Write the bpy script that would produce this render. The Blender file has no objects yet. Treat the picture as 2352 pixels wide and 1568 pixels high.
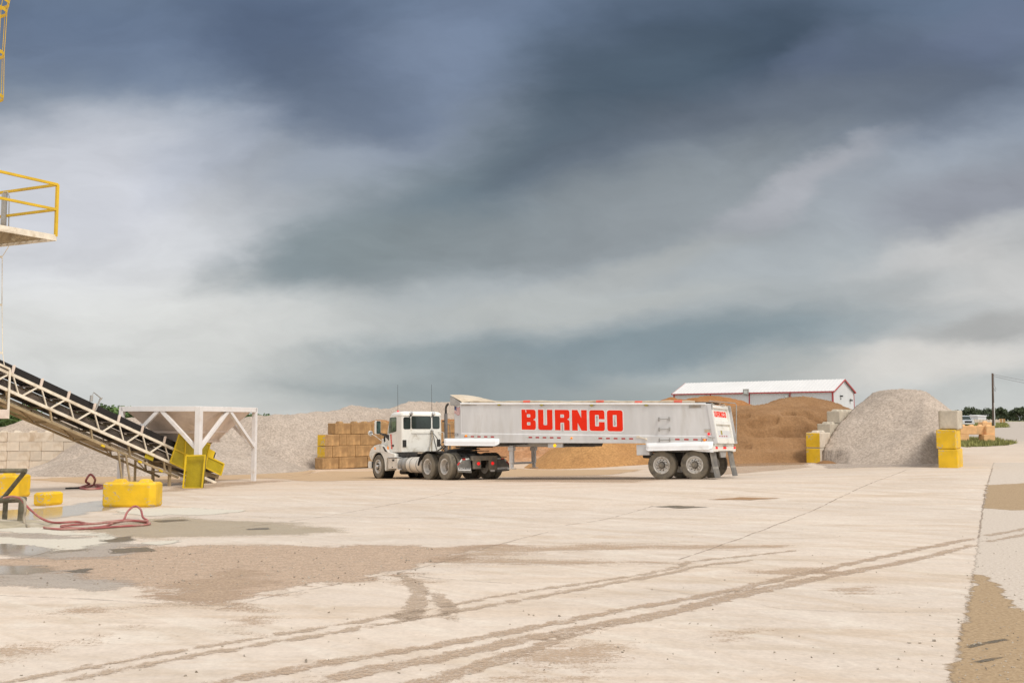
import bpy, bmesh, math, random
import numpy as np
from mathutils import Vector, Matrix, noise as mnoise
from mathutils.geometry import tessellate_polygon
random.seed(7); RNG = np.random.default_rng(7)
SC = bpy.context.scene
COL = SC.collection
R_ = math.radians
# ---------------------------------------------------------------- camera geometry
# survey grid: photo measured on a 2352 x 1568 sheet, 35 mm lens on a 36 mm sensor
FPX = 2352*35/36; HOR = 965.0; CAMH = 2.2
PITCH = math.atan((HOR-784)/FPX)
CP, SP = math.cos(PITCH), math.sin(PITCH)
def ray(px, py):
    u = (784-py)/FPX
    return np.array([(px-1176)/FPX, CP-u*SP, SP+u*CP])
def at(px, py, Y):
    r = ray(px, py); r = r/r[1]*Y
    return Vector((r[0], r[1], r[2]+CAMH))
def frame(o, th, n):
    f = Vector((-math.cos(th), math.sin(th), 0)); n = Vector(n).normalized()
    f = (f-n*f.dot(n)).normalized(); l = n.cross(f)
    m = Matrix((f, l, n)).transposed().to_4x4(); m.translation = Vector(o)
    return m
# yard plane under the truck (falls to the back left)
PB, PC, PA = 0.01476, -0.032836, 1.20462
def pl(x, y): return PA+PB*x+PC*y
TRUCK = frame((-1.633, 39.8398, -0.1277), R_(55), (-PB, -PC, 1))
TRAIL = frame((6.8919, 35.7822, 0.1314), R_(27.5), (-PB, -PC, 1))
# ---------------------------------------------------------------- terrain height (multiquadric through survey points)
ctrl = []
for M, xs in ((TRUCK, (-1.5, 2.5, 7)), (TRAIL, (-1.5, 4, 10))):
    for lx in xs:
        for ly in (-1.5, 1.5):
            p = M @ Vector((lx, ly, 0)); ctrl.append((p.x, p.y, p.z))
ctrl += [(-10.2, 52.8, -.36), (-5, 58, -.45), (1.5, 50, -.3), (1.5, 60, -.3), (14.3, 47.5, .185), (16.6, 38.4, .387), (15.5, 42.5, .3),
         (12, 48.5, .17), (11, 42, .12), (-22, 56, -.57), (-30, 56, -.57), (-15, 50, -.35), (-10, 27, .03), (-14, 29, 0), (-11, 22, .0), (-12, 33, 0), (-9.4, 36.6, .0),
         (-10.3, 32.5, .02), (-14, 40, -.1), (0, 28, .03), (10, 28, .05), (18, 28, .08), (25, 45, .3), (33, 77, .48), (70, 165, 1.1), (60, 120, .8), (110, 250, 1.6), (45, 140, .9), (27, 166, .9),
         (-25, 35, 0), (-25, 20, 0), (25, 20, .03), (40, 35, .2), (10, 70, .1), (-10, 72, -.5), (-30, 75, -.5), (-50, 110, -.5), (-20, 110, -.4), (15, 90, .4), (10, 120, .4)]
for x in (-16, -8, 0, 8, 16):
    for y in (-10, 2, 10, 17): ctrl.append((x, y, 0))
for x, y, e in ((-100, -60, 0), (100, -60, 0), (0, -100, 0), (-120, 60, 0), (140, 60, .5), (200, 420, 1.9), (80, 420, 1.7), (-200, 420, -.2), (300, 650, 1.75), (0, 650, 1.0),
                (-600, 900, .5), (600, 900, 1.8), (0, 1500, 1.5), (-1500, 1500, 1.0), (1500, 1500, 1.8), (0, 3500, 1.7), (-3500, 3500, 1.5), (3500, 3500, 1.8), (-3500, -500, 0), (3500, -500, .5), (0, -500, 0)):
    ctrl.append((x, y, e))
ctrl = np.array(ctrl)
def _phi(d2): return np.sqrt(d2+6.0)
_D = ((ctrl[:, None, :2]-ctrl[None, :, :2])**2).sum(-1)
_n = len(ctrl); _A = np.zeros((_n+1, _n+1)); _A[:_n, :_n] = _phi(_D); _A[:_n, _n] = 1; _A[_n, :_n] = 1
_W = np.linalg.solve(_A, np.append(ctrl[:, 2], 0))
def gzv(x, y):
    x = np.asarray(x, float); y = np.asarray(y, float); s = np.full(x.shape, _W[-1])
    for i in range(_n): s = s+_W[i]*_phi((x-ctrl[i, 0])**2+(y-ctrl[i, 1])**2)
    return s
_CX, _CY, _WW, _W0 = ctrl[:, 0].copy(), ctrl[:, 1].copy(), _W[:-1].copy(), float(_W[-1])
def gz(x, y): return _W0+float(_WW @ np.sqrt((x-_CX)**2+(y-_CY)**2+6.0))
def G(px, py):
    """where the sight line meets the ground"""
    r = ray(px, py); f = lambda t: CAMH+r[2]*t-gz(r[0]*t, r[1]*t)
    t = 3.0
    while t < 400 and f(t) > 0: t *= 1.12
    a, b = t/1.12, t
    for _ in range(16):
        m = (a+b)/2
        if f(m) > 0: a = m
        else: b = m
    return Vector((r[0]*a, r[1]*a, CAMH+r[2]*a))
_TAB = np.random.default_rng(5).random((256, 256))*2-1
def vnoise(X, Y):
    xi = np.floor(X).astype(int); yi = np.floor(Y).astype(int); fx = X-xi; fy = Y-yi
    fx = fx*fx*fx*(fx*(fx*6-15)+10); fy = fy*fy*fy*(fy*(fy*6-15)+10)
    g = lambda a, b: _TAB[(xi+a) & 255, (yi+b) & 255]
    return (g(0, 0)*(1-fx)+g(1, 0)*fx)*(1-fy)+(g(0, 1)*(1-fx)+g(1, 1)*fx)*fy
def fbm(X, Y, octv=4, gain=.5):
    s = 0; a = 1.0
    for k in range(octv): s = s+a*vnoise(X*2.03**k+17.3*k, Y*2.03**k+9.1*k); a *= gain
    return s
# ---------------------------------------------------------------- materials
def srgb(r, g, b):
    f = lambda c: (c/255/12.92) if c/255 <= .04045 else ((c/255+.055)/1.055)**2.4
    return (f(r), f(g), f(b), 1)
class NT:
    def __init__(s, tree): s.t = tree; s.n = tree.nodes; s.l = tree.links
    def new(s, typ, **kw):
        n = s.n.new(typ)
        for k, v in kw.items():
            if k.startswith('i_'): n.inputs[k[2:].replace('_', ' ')].default_value = v
            else: setattr(n, k, v)
        return n
    def link(s, a, b): s.l.new(a, b)
    def math(s, op, a, b=None, c=None, clamp=False):
        n = s.n.new('ShaderNodeMath'); n.operation = op; n.use_clamp = clamp
        for i, v in enumerate((a, b, c)):
            if v is None: continue
            if isinstance(v, (int, float)): n.inputs[i].default_value = v
            else: s.l.new(v, n.inputs[i])
        return n.outputs[0]
    def mix(s, fac, a, b, mode='MIX'):
        n = s.n.new('ShaderNodeMix'); n.data_type = 'RGBA'; n.blend_type = mode; n.clamp_factor = True
        for i, v in ((0, fac), (6, a), (7, b)):
            if isinstance(v, (int, float)): n.inputs[i].default_value = v
            elif isinstance(v, tuple): n.inputs[i].default_value = v if len(v) == 4 else (*v, 1)
            else: s.l.new(v, n.inputs[i])
        return n.outputs[2]
    def ss(s, v, a, b, lo=0.0, hi=1.0):
        n = s.n.new('ShaderNodeMapRange'); n.interpolation_type = 'SMOOTHSTEP'
        s.l.new(v, n.inputs[0])
        for i, x in enumerate((a, b, lo, hi)): n.inputs[i+1].default_value = x
        return n.outputs[0]
    def noise(s, vec, scale, detail=4, rough=.55, dist=0.0, dim='3D'):
        n = s.n.new('ShaderNodeTexNoise'); n.noise_dimensions = dim
        n.inputs['Scale'].default_value = scale; n.inputs['Detail'].default_value = detail
        n.inputs['Roughness'].default_value = rough; n.inputs['Distortion'].default_value = dist
        if vec is not None: s.l.new(vec, n.inputs['Vector'])
        return n.outputs['Fac']
    def mapping(s, vec, scale=(1, 1, 1), rot=(0, 0, 0), loc=(0, 0, 0)):
        n = s.n.new('ShaderNodeMapping'); n.inputs['Scale'].default_value = scale; n.inputs['Rotation'].default_value = rot; n.inputs['Location'].default_value = loc
        s.l.new(vec, n.inputs['Vector']); return n.outputs[0]
def base(name):
    m = bpy.data.materials.new(name); m.use_nodes = True
    nt = NT(m.node_tree); b = m.node_tree.nodes['Principled BSDF']
    return m, nt, b
def mat(name, col, rough=.6, metal=0.0, var=.12, scale=3.0, bump=0.0, bscale=None, dirt=None, dirt_amt=.35, dscale=1.2, spec=.5, coat=0.0, rnd=0.0, stretch=(1, 1, 1)):
    """plain surface with tonal variation, optional grime of another colour and fine bump"""
    m, nt, b = base(name)
    tc = nt.new('ShaderNodeTexCoord').outputs['Object']
    v = nt.mapping(tc, stretch)
    n = nt.noise(v, scale, 5, .6)
    lo = tuple(c*(1-var) for c in col[:3]); hi = tuple(min(1, c*(1+var)) for c in col[:3])
    c = nt.mix(nt.ss(n, .3, .7), lo, hi)
    if rnd:
        oi = nt.new('ShaderNodeObjectInfo').outputs['Random']
        f = nt.math('MULTIPLY_ADD', oi, 2*rnd, 1-rnd)
        comb = nt.new('ShaderNodeCombineColor')
        for i in range(3): nt.link(f, comb.inputs[i])
        c = nt.mix(1.0, c, comb.outputs[0], 'MULTIPLY')
    if dirt:
        d = nt.noise(v, dscale, 6, .65, .4)
        c = nt.mix(nt.ss(d, .62-dirt_amt*.5, .78-dirt_amt*.25, 0, .85), c, dirt)
    nt.link(c, b.inputs['Base Color'])
    b.inputs['Roughness'].default_value = rough; b.inputs['Metallic'].default_value = metal
    b.inputs['Specular IOR Level'].default_value = spec; b.inputs['Coat Weight'].default_value = coat
    if bump:
        bn = nt.new('ShaderNodeBump'); bn.inputs['Strength'].default_value = bump; bn.inputs['Distance'].default_value = .02
        nt.link(nt.noise(v, bscale or scale*6, 4), bn.inputs['Height']); nt.link(bn.outputs[0], b.inputs['Normal'])
    return m
def chipped(name, paint, under, amt=.5, rough=.55, scale=9, rnd=.06):
    """paint worn through to what lies under it"""
    m, nt, b = base(name)
    tc = nt.new('ShaderNodeTexCoord').outputs['Object']
    oi = nt.new('ShaderNodeObjectInfo')
    off = nt.new('ShaderNodeVectorMath', operation='ADD'); nt.link(tc, off.inputs[0]); nt.link(oi.outputs['Location'], off.inputs[1])
    v = off.outputs[0]
    n1 = nt.noise(v, 1.6, 4); c = nt.mix(nt.ss(n1, .3, .7), tuple(x*.84 for x in paint), tuple(min(1, x*1.1) for x in paint))
    d = nt.noise(nt.mapping(v, (1, 1, 1.8)), scale, 8, .68, .6)
    f = nt.math('MULTIPLY', nt.ss(d, .66-amt*.2, .69-amt*.2), nt.ss(nt.noise(v, 1.5, 4, .6), .50, .58))
    stain = nt.noise(v, .9, 5, .6)
    c = nt.mix(nt.ss(stain, .5, .8, 0, .35), c, tuple(x*.6+.08 for x in paint))
    c = nt.mix(f, c, under)
    nt.link(c, b.inputs['Base Color']); b.inputs['Roughness'].default_value = rough
    bn = nt.new('ShaderNodeBump'); bn.inputs['Strength'].default_value = .35; bn.inputs['Distance'].default_value = .01
    nt.link(nt.math('SUBTRACT', nt.noise(v, 22, 5), nt.math('MULTIPLY', f, .8)), bn.inputs['Height']); nt.link(bn.outputs[0], b.inputs['Normal'])
    return m
def granular(name, c1, c2, c3, grain=7.0, bump=.8, patch=.25, con=1.0):
    """loose stone or sand: grain speckle over broad tonal drifts, in world metres"""
    m, nt, b = base(name)
    v = nt.new('ShaderNodeNewGeometry').outputs['Position']
    big = nt.noise(v, patch, 5, .6, .3)
    mid = nt.noise(nt.mapping(v, (1, 1, 1.6)), 1.1, 6, .65)
    g = nt.noise(v, grain, 3, .7)
    vor = nt.new('ShaderNodeTexVoronoi'); vor.inputs['Scale'].default_value = grain*1.3; nt.link(v, vor.inputs['Vector'])
    sep = nt.new('ShaderNodeSeparateColor'); nt.link(vor.outputs['Color'], sep.inputs[0])
    c = nt.mix(nt.ss(big, .35, .65), c1, c2)
    c = nt.mix(nt.ss(mid, .45, .75, 0, .6), c, c3)
    sp = nt.math('ADD', nt.math('MULTIPLY', g, .6), nt.math('MULTIPLY', sep.outputs[0], .4))
    cr = nt.new('ShaderNodeMapRange'); nt.link(sp, cr.inputs[0])
    for i, x in enumerate((.28, .72, 1-.28*con, 1+.30*con)): cr.inputs[i+1].default_value = x
    mul = nt.new('ShaderNodeVectorMath', operation='SCALE'); nt.link(c, mul.inputs[0]); nt.link(cr.outputs[0], mul.inputs['Scale'])
    nt.link(mul.outputs[0], b.inputs['Base Color']); b.inputs['Roughness'].default_value = .95; b.inputs['Specular IOR Level'].default_value = .2
    bn = nt.new('ShaderNodeBump'); bn.inputs['Strength'].default_value = bump; bn.inputs['Distance'].default_value = .06
    h = nt.math('ADD', nt.math('MULTIPLY', sp, .8), nt.math('MULTIPLY', nt.noise(v, 2.6, 5), .5))
    nt.link(h, bn.inputs['Height']); nt.link(bn.outputs[0], b.inputs['Normal'])
    return m
def overlay(name, c1, c2, amp=.5, soft=.12, nscale=1.4, dens=1.0, speck=0.0, rough=.9, stretch=(1, 1, 1), bump=.4, spec=.3, sharp=False):
    """thin layer lying on the slab; ragged where its edge attribute runs out"""
    m, nt, b = base(name)
    v0 = nt.new('ShaderNodeNewGeometry').outputs['Position']; v = nt.mapping(v0, stretch)
    e = nt.new('ShaderNodeAttribute', attribute_name='edge').outputs['Fac']
    n = nt.noise(v, nscale, 7, .62, .3)
    f = nt.math('ADD', e, nt.math('MULTIPLY', nt.math('SUBTRACT', n, .5), amp*2))
    f = nt.ss(f, -soft, soft, 0, dens if sharp else 1)
    if not sharp:
        gr = nt.math('ADD', nt.math('MULTIPLY_ADD', nt.noise(v0, 26, 6, .75), 1.5, -.25), nt.math('MULTIPLY_ADD', nt.noise(v, 4.5, 6, .7), .9, -.45))
        f = nt.math('MULTIPLY', nt.ss(nt.math('SUBTRACT', nt.math('MULTIPLY', f, 1.15-.9*speck), gr), -.22, .30), dens)
    g = nt.noise(v0, 24, 4, .7); c = nt.mix(nt.ss(g, .3, .7), c1, c2)
    nt.link(c, b.inputs['Base Color']); b.inputs['Roughness'].default_value = rough; b.inputs['Specular IOR Level'].default_value = spec
    if bump:
        bn = nt.new('ShaderNodeBump'); bn.inputs['Strength'].default_value = bump; bn.inputs['Distance'].default_value = .02
        nt.link(nt.noise(v0, 14, 5), bn.inputs['Height']); nt.link(bn.outputs[0], b.inputs['Normal'])
    nt.link(f, b.inputs['Alpha'])
    return m
def lamp(name, col, strength):
    m, nt, b = base(name); b.inputs['Base Color'].default_value = (*col, 1); b.inputs['Roughness'].default_value = .25
    b.inputs['Emission Color'].default_value = (*col, 1); b.inputs['Emission Strength'].default_value = strength
    return m
def mesh_panel(name, col):
    """expanded-metal mesh: real holes by a fine lattice mask"""
    m, nt, b = base(name)
    v = nt.new('ShaderNodeTexCoord').outputs['Object']
    w = nt.new('ShaderNodeTexVoronoi'); w.inputs['Scale'].default_value = 42; nt.link(v, w.inputs['Vector'])
    hole = nt.ss(w.outputs['Distance'], .22, .30, .25, 1)
    n = nt.noise(v, 2.0, 4); c = nt.mix(nt.ss(n, .3, .7), tuple(x*.8 for x in col), col)
    nt.link(c, b.inputs['Base Color']); nt.link(hole, b.inputs['Alpha']); b.inputs['Roughness'].default_value = .6
    return m
M = {}
M['truck_white'] = mat('truck_white', (.82, .80, .735), .32, var=.05, scale=1.5, dirt=(.42, .36, .27), dirt_amt=.12, coat=.3)
M['alu'] = mat('brushed_aluminium_side', (.63, .625, .62), .5, .08, var=.07, scale=1.2, stretch=(1.6, 1, .25), dirt=(.54, .52, .49), dirt_amt=.22, dscale=.9)
M['alu_bright'] = mat('bright_aluminium', (.86, .86, .86), .38, .1, var=.05, scale=2, dirt=(.6, .57, .5), dirt_amt=.1)
M['steel_grey'] = mat('grey_steel', (.36, .35, .33), .55, .3, dirt=(.32, .26, .19), dirt_amt=.25)
M['rim'] = mat('rim_aluminium', (.70, .67, .62), .42, .15, dirt=(.34, .29, .22), dirt_amt=.35, dscale=4)
M['hub'] = mat('dusty_hub', (.22, .20, .17), .6, .3, dirt=(.34, .28, .2), dirt_amt=.4, dscale=5)
M['black'] = mat('black_frame', (.025, .024, .023), .6, var=.3, dirt=(.10, .085, .065), dirt_amt=.3, dscale=2)
M['rubber'] = mat('black_rubber', (.035, .034, .033), .8, var=.2, dirt=(.12, .10, .08), dirt_amt=.3)
M['tyre'] = mat('dusty_tyre', (.105, .095, .08), .88, var=.25, scale=6, bump=.5, bscale=60, dirt=(.24, .205, .15), dirt_amt=.7, dscale=4)
M['hole'] = mat('dark_recess', (.012, .012, .012), .9)
M['flap'] = mat('grey_mud_flap', (.13, .125, .115), .8, var=.2, dirt=(.25, .22, .18), dirt_amt=.4)
M['flap_light'] = mat('dusty_grey_flap', (.24, .225, .20), .8, var=.15, dirt=(.33, .29, .22), dirt_amt=.3)
M['white_decal'] = mat('white_decal', (.72, .71, .69), .5, var=.06)
M['red_decal'] = mat('red_decal', (.80, .03, .008), .6, var=.04, spec=.15)
M['red_tape'] = mat('red_tape', (.42, .03, .025), .4, var=.1)
M['white_tape'] = mat('white_tape', (.55, .58, .55), .35, var=.15, scale=14)
M['dark_text'] = mat('dark_text', (.07, .07, .075), .6)
M['navy'] = mat('navy_decal', (.045, .06, .16), .5)
M['tarp'] = mat('dusty_tarp', (.52, .43, .32), .85, var=.14, scale=4, bump=.4, bscale=9, dirt=(.60, .53, .43), dirt_amt=.4)
M['tarp_red'] = mat('red_tarp_patch', (.72, .16, .11), .7)
M['glass'] = mat('tinted_cab_glass', (.022, .035, .030), .08, var=.5, scale=1.4, spec=.6)
M['glass_green'] = mat('green_side_glass', (.10, .13, .075), .10, var=.7, scale=3.5, spec=.6)
M['mirror'] = mat('mirror_glass', (.10, .16, .15), .06, .6, var=.5, scale=5)
M['chrome'] = mat('chrome', (.80, .79, .77), .18, .9, var=.05)
M['amber'] = lamp('amber_lens', (.9, .28, .01), .25)
M['amber_on'] = lamp('amber_lamp', (1.0, .55, .005), .55)
M['red_on'] = lamp('red_lamp', (.85, .015, .015), .45)
M['dull_yellow'] = mat('dull_yellow', (.35, .28, .02), .6)
M['exhaust'] = mat('exhaust_shield', (.20, .19, .185), .5, .5, var=.2, dirt=(.30, .26, .2), dirt_amt=.3)
M['tank'] = mat('polished_tank', (.74, .69, .61), .4, .15, dirt=(.44, .37, .28), dirt_amt=.3)
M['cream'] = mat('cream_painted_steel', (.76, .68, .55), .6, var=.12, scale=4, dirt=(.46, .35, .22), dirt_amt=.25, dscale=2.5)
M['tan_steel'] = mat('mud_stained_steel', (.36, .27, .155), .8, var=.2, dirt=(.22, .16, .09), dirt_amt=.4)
M['belt'] = mat('black_belt', (.011, .008, .007), .75, var=.25)
M['belt_dusty'] = mat('dusty_return_belt', (.055, .043, .035), .85, var=.3, dirt=(.16, .12, .09), dirt_amt=.3)
M['hop_white'] = mat('white_hopper_frame', (.74, .71, .69), .55, var=.05, dirt=(.58, .44, .28), dirt_amt=.18, dscale=1.0)
M['hop_plate'] = mat('dusty_hopper_plate', (.72, .60, .51), .75, var=.12, scale=1.0, dirt=(.46, .36, .28), dirt_amt=.35, bump=.1)
M['yellow'] = chipped('yellow_steel_paint', (.72, .50, .01), (.35, .25, .10), .1)
M['ymesh'] = mesh_panel('yellow_guard_mesh', (.50, .38, .008))
M['yblock'] = chipped('yellow_block_paint', (.76, .47, .007), (.46, .40, .32), .66)
M['yrail'] = mat('yellow_handrail', (.66, .42, .015), .5, var=.1, dirt=(.30, .18, .05), dirt_amt=.15)
M['conc_grey'] = mat('grey_block_concrete', (.50, .44, .35), .9, var=.16, scale=2, bump=.5, bscale=25, dirt=(.34, .29, .21), dirt_amt=.3, rnd=.12)
M['conc_pale'] = mat('pale_block_concrete', (.60, .52, .42), .9, var=.10, scale=1.4, bump=.4, bscale=25, dirt=(.45, .34, .23), dirt_amt=.3, rnd=.10)
M['conc_sand'] = mat('sand_stained_block', (.47, .285, .125), .92, var=.32, scale=1.6, bump=.5, bscale=18, dirt=(.26, .15, .065), dirt_amt=.6, rnd=.18)
M['conc_orange'] = mat('peach_painted_block', (.78, .46, .22), .85, var=.1, bump=.3, dirt=(.6, .38, .2), dirt_amt=.2)
M['hose'] = mat('red_hose', (.33, .085, .08), .65, var=.2, dirt=(.45, .30, .24), dirt_amt=.4, dscale=2)
M['grey_hose'] = mat('muddy_hose', (.33, .28, .21), .8, var=.2)
M['pipe'] = mat('muddy_steel_pipe', (.13, .115, .075), .75, var=.3, dirt=(.26, .23, .16), dirt_amt=.35, dscale=5)
M['wood'] = mat('weathered_pole', (.12, .085, .065), .9, var=.3, stretch=(1, 1, .1))
M['wire'] = mat('grey_wire', (.25, .25, .26), .6)
M['bld_white'] = mat('white_metal_siding', (.60, .61, .61), .5, var=.04, scale=.4)
M['bld_roof'] = mat('white_metal_roof', (.66, .65, .635), .45, var=.03, scale=.3)
M['bld_red'] = mat('red_trim', (.42, .06, .06), .5)
M['silver_paint'] = mat('silver_pickup_paint', (.58, .62, .66), .3, .3, coat=.4)
M['leaf'] = mat('leaf_green', (.075, .13, .03), .7, var=.5, scale=.9)
M['leaf_dark'] = mat('dark_leaf_green', (.070, .092, .042), .75, var=.5, scale=.25)
M['bark'] = mat('bark', (.12, .09, .06), .9, var=.3)
M['grass'] = mat('grass_blades', (.24, .235, .075), .9, var=.4, scale=.8)
M['stone'] = mat('loose_stone', (.36, .31, .25), .95, var=.3)
M['gravel'] = granular('pale_gravel', (.42, .347, .284), (.365, .30, .243), (.48, .402, .333), 11, .5, .3, .8)
M['gravel_tan'] = granular('tan_gravel', (.43, .35, .275), (.37, .30, .24), (.47, .395, .32), 11, .45, .3, .7)
M['sand_brown'] = granular('brown_sand', (.285, .160, .076), (.235, .127, .058), (.335, .20, .105), 13, .35, .4, .5)
M['sand_orange'] = granular('orange_sand', (.37, .175, .065), (.31, .14, .05), (.40, .21, .095), 12, .35, .4, .5)
M['sand_light'] = granular('golden_sand', (.44, .24, .095), (.39, .205, .08), (.33, .175, .07), 11, .4, .5, .6)
M['sand_red'] = granular('reddish_sand', (.42, .225, .115), (.34, .17, .08), (.47, .31, .20), 8, .4, .5, .6)
# ---------------------------------------------------------------- mesh builder
class MB:
    def __init__(s): s.v = []; s.f = []; s.m = []; s.sm = []
    def add(s, vs, fs, mi=0, smooth=False):
        o = len(s.v); s.v += [tuple(v) for v in vs]
        for f in fs: s.f.append(tuple(i+o for i in f)); s.m.append(mi); s.sm.append(smooth)
        return s
    def box(s, c, d, mi=0, rz=0.0, rx=0.0, ry=0.0):
        hx, hy, hz = d[0]/2, d[1]/2, d[2]/2
        rot = Matrix.Rotation(rz, 3, 'Z') @ Matrix.Rotation(ry, 3, 'Y') @ Matrix.Rotation(rx, 3, 'X')
        vs = [Vector(c)+rot @ Vector((x*hx, y*hy, z*hz)) for x in (-1, 1) for y in (-1, 1) for z in (-1, 1)]
        return s.add(vs, [(0, 1, 3, 2), (4, 6, 7, 5), (0, 4, 5, 1), (2, 3, 7, 6), (0, 2, 6, 4), (1, 5, 7, 3)], mi)
    def bb(s, a, b, mi=0):
        return s.box([(a[i]+b[i])/2 for i in range(3)], [abs(b[i]-a[i]) for i in range(3)], mi)
    def beam(s, a, b, w, h, mi=0, up=(0, 0, 1)):
        a, b = Vector(a), Vector(b); d = (b-a).normalized(); u = Vector(up)
        if abs(d.dot(u)) > .98: u = Vector((1, 0, 0))
        x = d.cross(u).normalized(); u = x.cross(d)
        vs = [p+x*(i*w/2)+u*(j*h/2) for p in (a, b) for i, j in ((-1, -1), (1, -1), (1, 1), (-1, 1))]
        return s.add(vs, [(3, 2, 1, 0), (4, 5, 6, 7), (0, 1, 5, 4), (1, 2, 6, 5), (2, 3, 7, 6), (3, 0, 4, 7)], mi)
    def tube(s, pts, r, n=8, mi=0, caps=True):
        pts = [Vector(p) for p in pts]; rr = r if isinstance(r, (list, tuple)) else [r]*len(pts)
        vs = []; ref = None
        for i, p in enumerate(pts):
            d = (pts[min(i+1, len(pts)-1)]-pts[max(i-1, 0)]).normalized()
            if ref is None: ref = Vector((0, 0, 1)) if abs(d.z) < .9 else Vector((1, 0, 0))
            x = d.cross(ref)
            if x.length < 1e-4: x = d.cross(Vector((0, 1, 0)))
            x.normalize(); y = x.cross(d); ref = y
            vs += [p+(x*math.cos(2*math.pi*k/n)+y*math.sin(2*math.pi*k/n))*rr[i] for k in range(n)]
        fs = [(i*n+k, i*n+(k+1) % n, (i+1)*n+(k+1) % n, (i+1)*n+k) for i in range(len(pts)-1) for k in range(n)]
        s.add(vs, fs, mi, True)
        if caps:
            s.add(vs[:n], [tuple(range(n))[::-1]], mi); s.add(vs[-n:], [tuple(range(n))], mi)
        return s
    def cyl(s, a, b, r, n=16, mi=0, r1=None): return s.tube([a, b], [r, r if r1 is None else r1], n, mi)
    def lathe(s, prof, org=(0, 0, 0), axis='y', n=32, mi=0, smooth=True):
        """prof: (along, radius, mi?) strips, not welded across the profile so corners stay crisp"""
        org = Vector(org)
        def pt(a, r, k):
            c, d = math.cos(2*math.pi*k/n)*r, math.sin(2*math.pi*k/n)*r
            return org+(Vector((c, a, d)) if axis == 'y' else Vector((a, c, d)) if axis == 'x' else Vector((c, d, a)))
        for i in range(len(prof)-1):
            p, q = prof[i], prof[i+1]; m = p[2] if len(p) > 2 else mi
            s.add([pt(p[0], p[1], k) for k in range(n)]+[pt(q[0], q[1], k) for k in range(n)],
                  [(k, (k+1) % n, n+(k+1) % n, n+k) for k in range(n)], m, smooth)
        return s
    def loft(s, rings, mi=0, caps=True, smooth=False, closed=True):
        n = len(rings[0]); vs = [p for r in rings for p in r]
        e = n if closed else n-1
        s.add(vs, [(i*n+k, i*n+(k+1) % n, (i+1)*n+(k+1) % n, (i+1)*n+k) for i in range(len(rings)-1) for k in range(e)], mi, smooth)
        if caps: s.add(rings[0], [tuple(range(n))[::-1]], mi); s.add(rings[-1], [tuple(range(n))], mi)
        return s
    def prism(s, poly, fn, d0, d1, mi=0):
        """poly (u,v) extruded between depths d0 and d1; fn(u,v,d) -> xyz"""
        a = [fn(u, v, d0) for u, v in poly]; b = [fn(u, v, d1) for u, v in poly]; n = len(poly)
        tri = tessellate_polygon([[Vector((u, v, 0)) for u, v in poly]])
        s.add(a, [tuple(t) for t in tri], mi); s.add(b, [tuple(t)[::-1] for t in tri], mi)
        return s.add(a+b, [(k, (k+1) % n, n+(k+1) % n, n+k) for k in range(n)], mi)
    def flat(s, polys, fn, mi=0):
        allp = [p for q in polys for p in q]
        tri = tessellate_polygon([[Vector((u, v, 0)) for u, v in q] for q in polys])
        return s.add([fn(u, v) for u, v in allp], [tuple(t) for t in tri], mi)
    def grid(s, fn, nu, nv, mi=0, smooth=True):
        vs = [fn(i/(nu-1), j/(nv-1)) for i in range(nu) for j in range(nv)]
        return s.add(vs, [(i*nv+j, (i+1)*nv+j, (i+1)*nv+j+1, i*nv+j+1) for i in range(nu-1) for j in range(nv-1)], mi, smooth)
    def mesh(s, name, mats):
        me = bpy.data.meshes.new(name); me.from_pydata(s.v, [], s.f)
        for m in (mats if isinstance(mats, (list, tuple)) else [mats]): me.materials.append(M[m] if isinstance(m, str) else m)
        me.polygons.foreach_set('material_index', s.m); me.polygons.foreach_set('use_smooth', s.sm)
        bm = bmesh.new(); bm.from_mesh(me)
        bmesh.ops.recalc_face_normals(bm, faces=bm.faces[:]); bm.to_mesh(me); bm.free()
        me.update(); return me
def link(name, me, parent=None, label=None, loc=None, rz=None, bevel=0, matrix=None):
    o = bpy.data.objects.new(name, me); COL.objects.link(o)
    if parent is not None: o.parent = parent
    if loc is not None: o.location = loc
    if rz is not None: o.rotation_euler = (0, 0, rz)
    if matrix is not None: o.matrix_local = matrix
    if label: o['label'] = label
    if bevel:
        weld(o); b = o.modifiers.new('edge', 'BEVEL'); b.width = bevel; b.segments = 2; b.limit_method = 'ANGLE'; b.angle_limit = R_(40)
    return o
def weld(o):
    bm = bmesh.new(); bm.from_mesh(o.data); bmesh.ops.remove_doubles(bm, verts=bm.verts[:], dist=1e-5)
    bmesh.ops.recalc_face_normals(bm, faces=bm.faces[:]); bm.to_mesh(o.data); bm.free()
def part(name, mb, mats, parent, label=None, bevel=0, **kw): return link(name, mb.mesh(name, mats), parent, label, bevel=bevel, **kw)
def thing(name, label, cat, loc=(0, 0, 0), rz=0, group=None, matrix=None):
    o = bpy.data.objects.new(name, None); COL.objects.link(o); o.empty_display_size = .2
    if matrix is not None: o.matrix_world = matrix
    else: o.location = loc; o.rotation_euler = (0, 0, rz)
    return tag(o, label, cat, group)
def tag(o, label, cat, group=None, kind=None):
    o['label'] = label; o['category'] = cat
    if group: o['group'] = group
    if kind: o['kind'] = kind
    return o
def structure(o): o['kind'] = 'structure'; return o
def dup(root, parent=None):
    c = root.copy(); COL.objects.link(c)
    if parent is not None: c.parent = parent
    for ch in root.children: dup(ch, c)
    return c
def rrect(x0, y0, x1, y1, r, n=4):
    out = []
    for cx, cy, a in ((x1-r, y0+r, -90), (x1-r, y1-r, 0), (x0+r, y1-r, 90), (x0+r, y0+r, 180)):
        for k in range(n+1):
            t = R_(a+90*k/n); out.append((cx+r*math.cos(t), cy+r*math.sin(t)))
    return out
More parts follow.
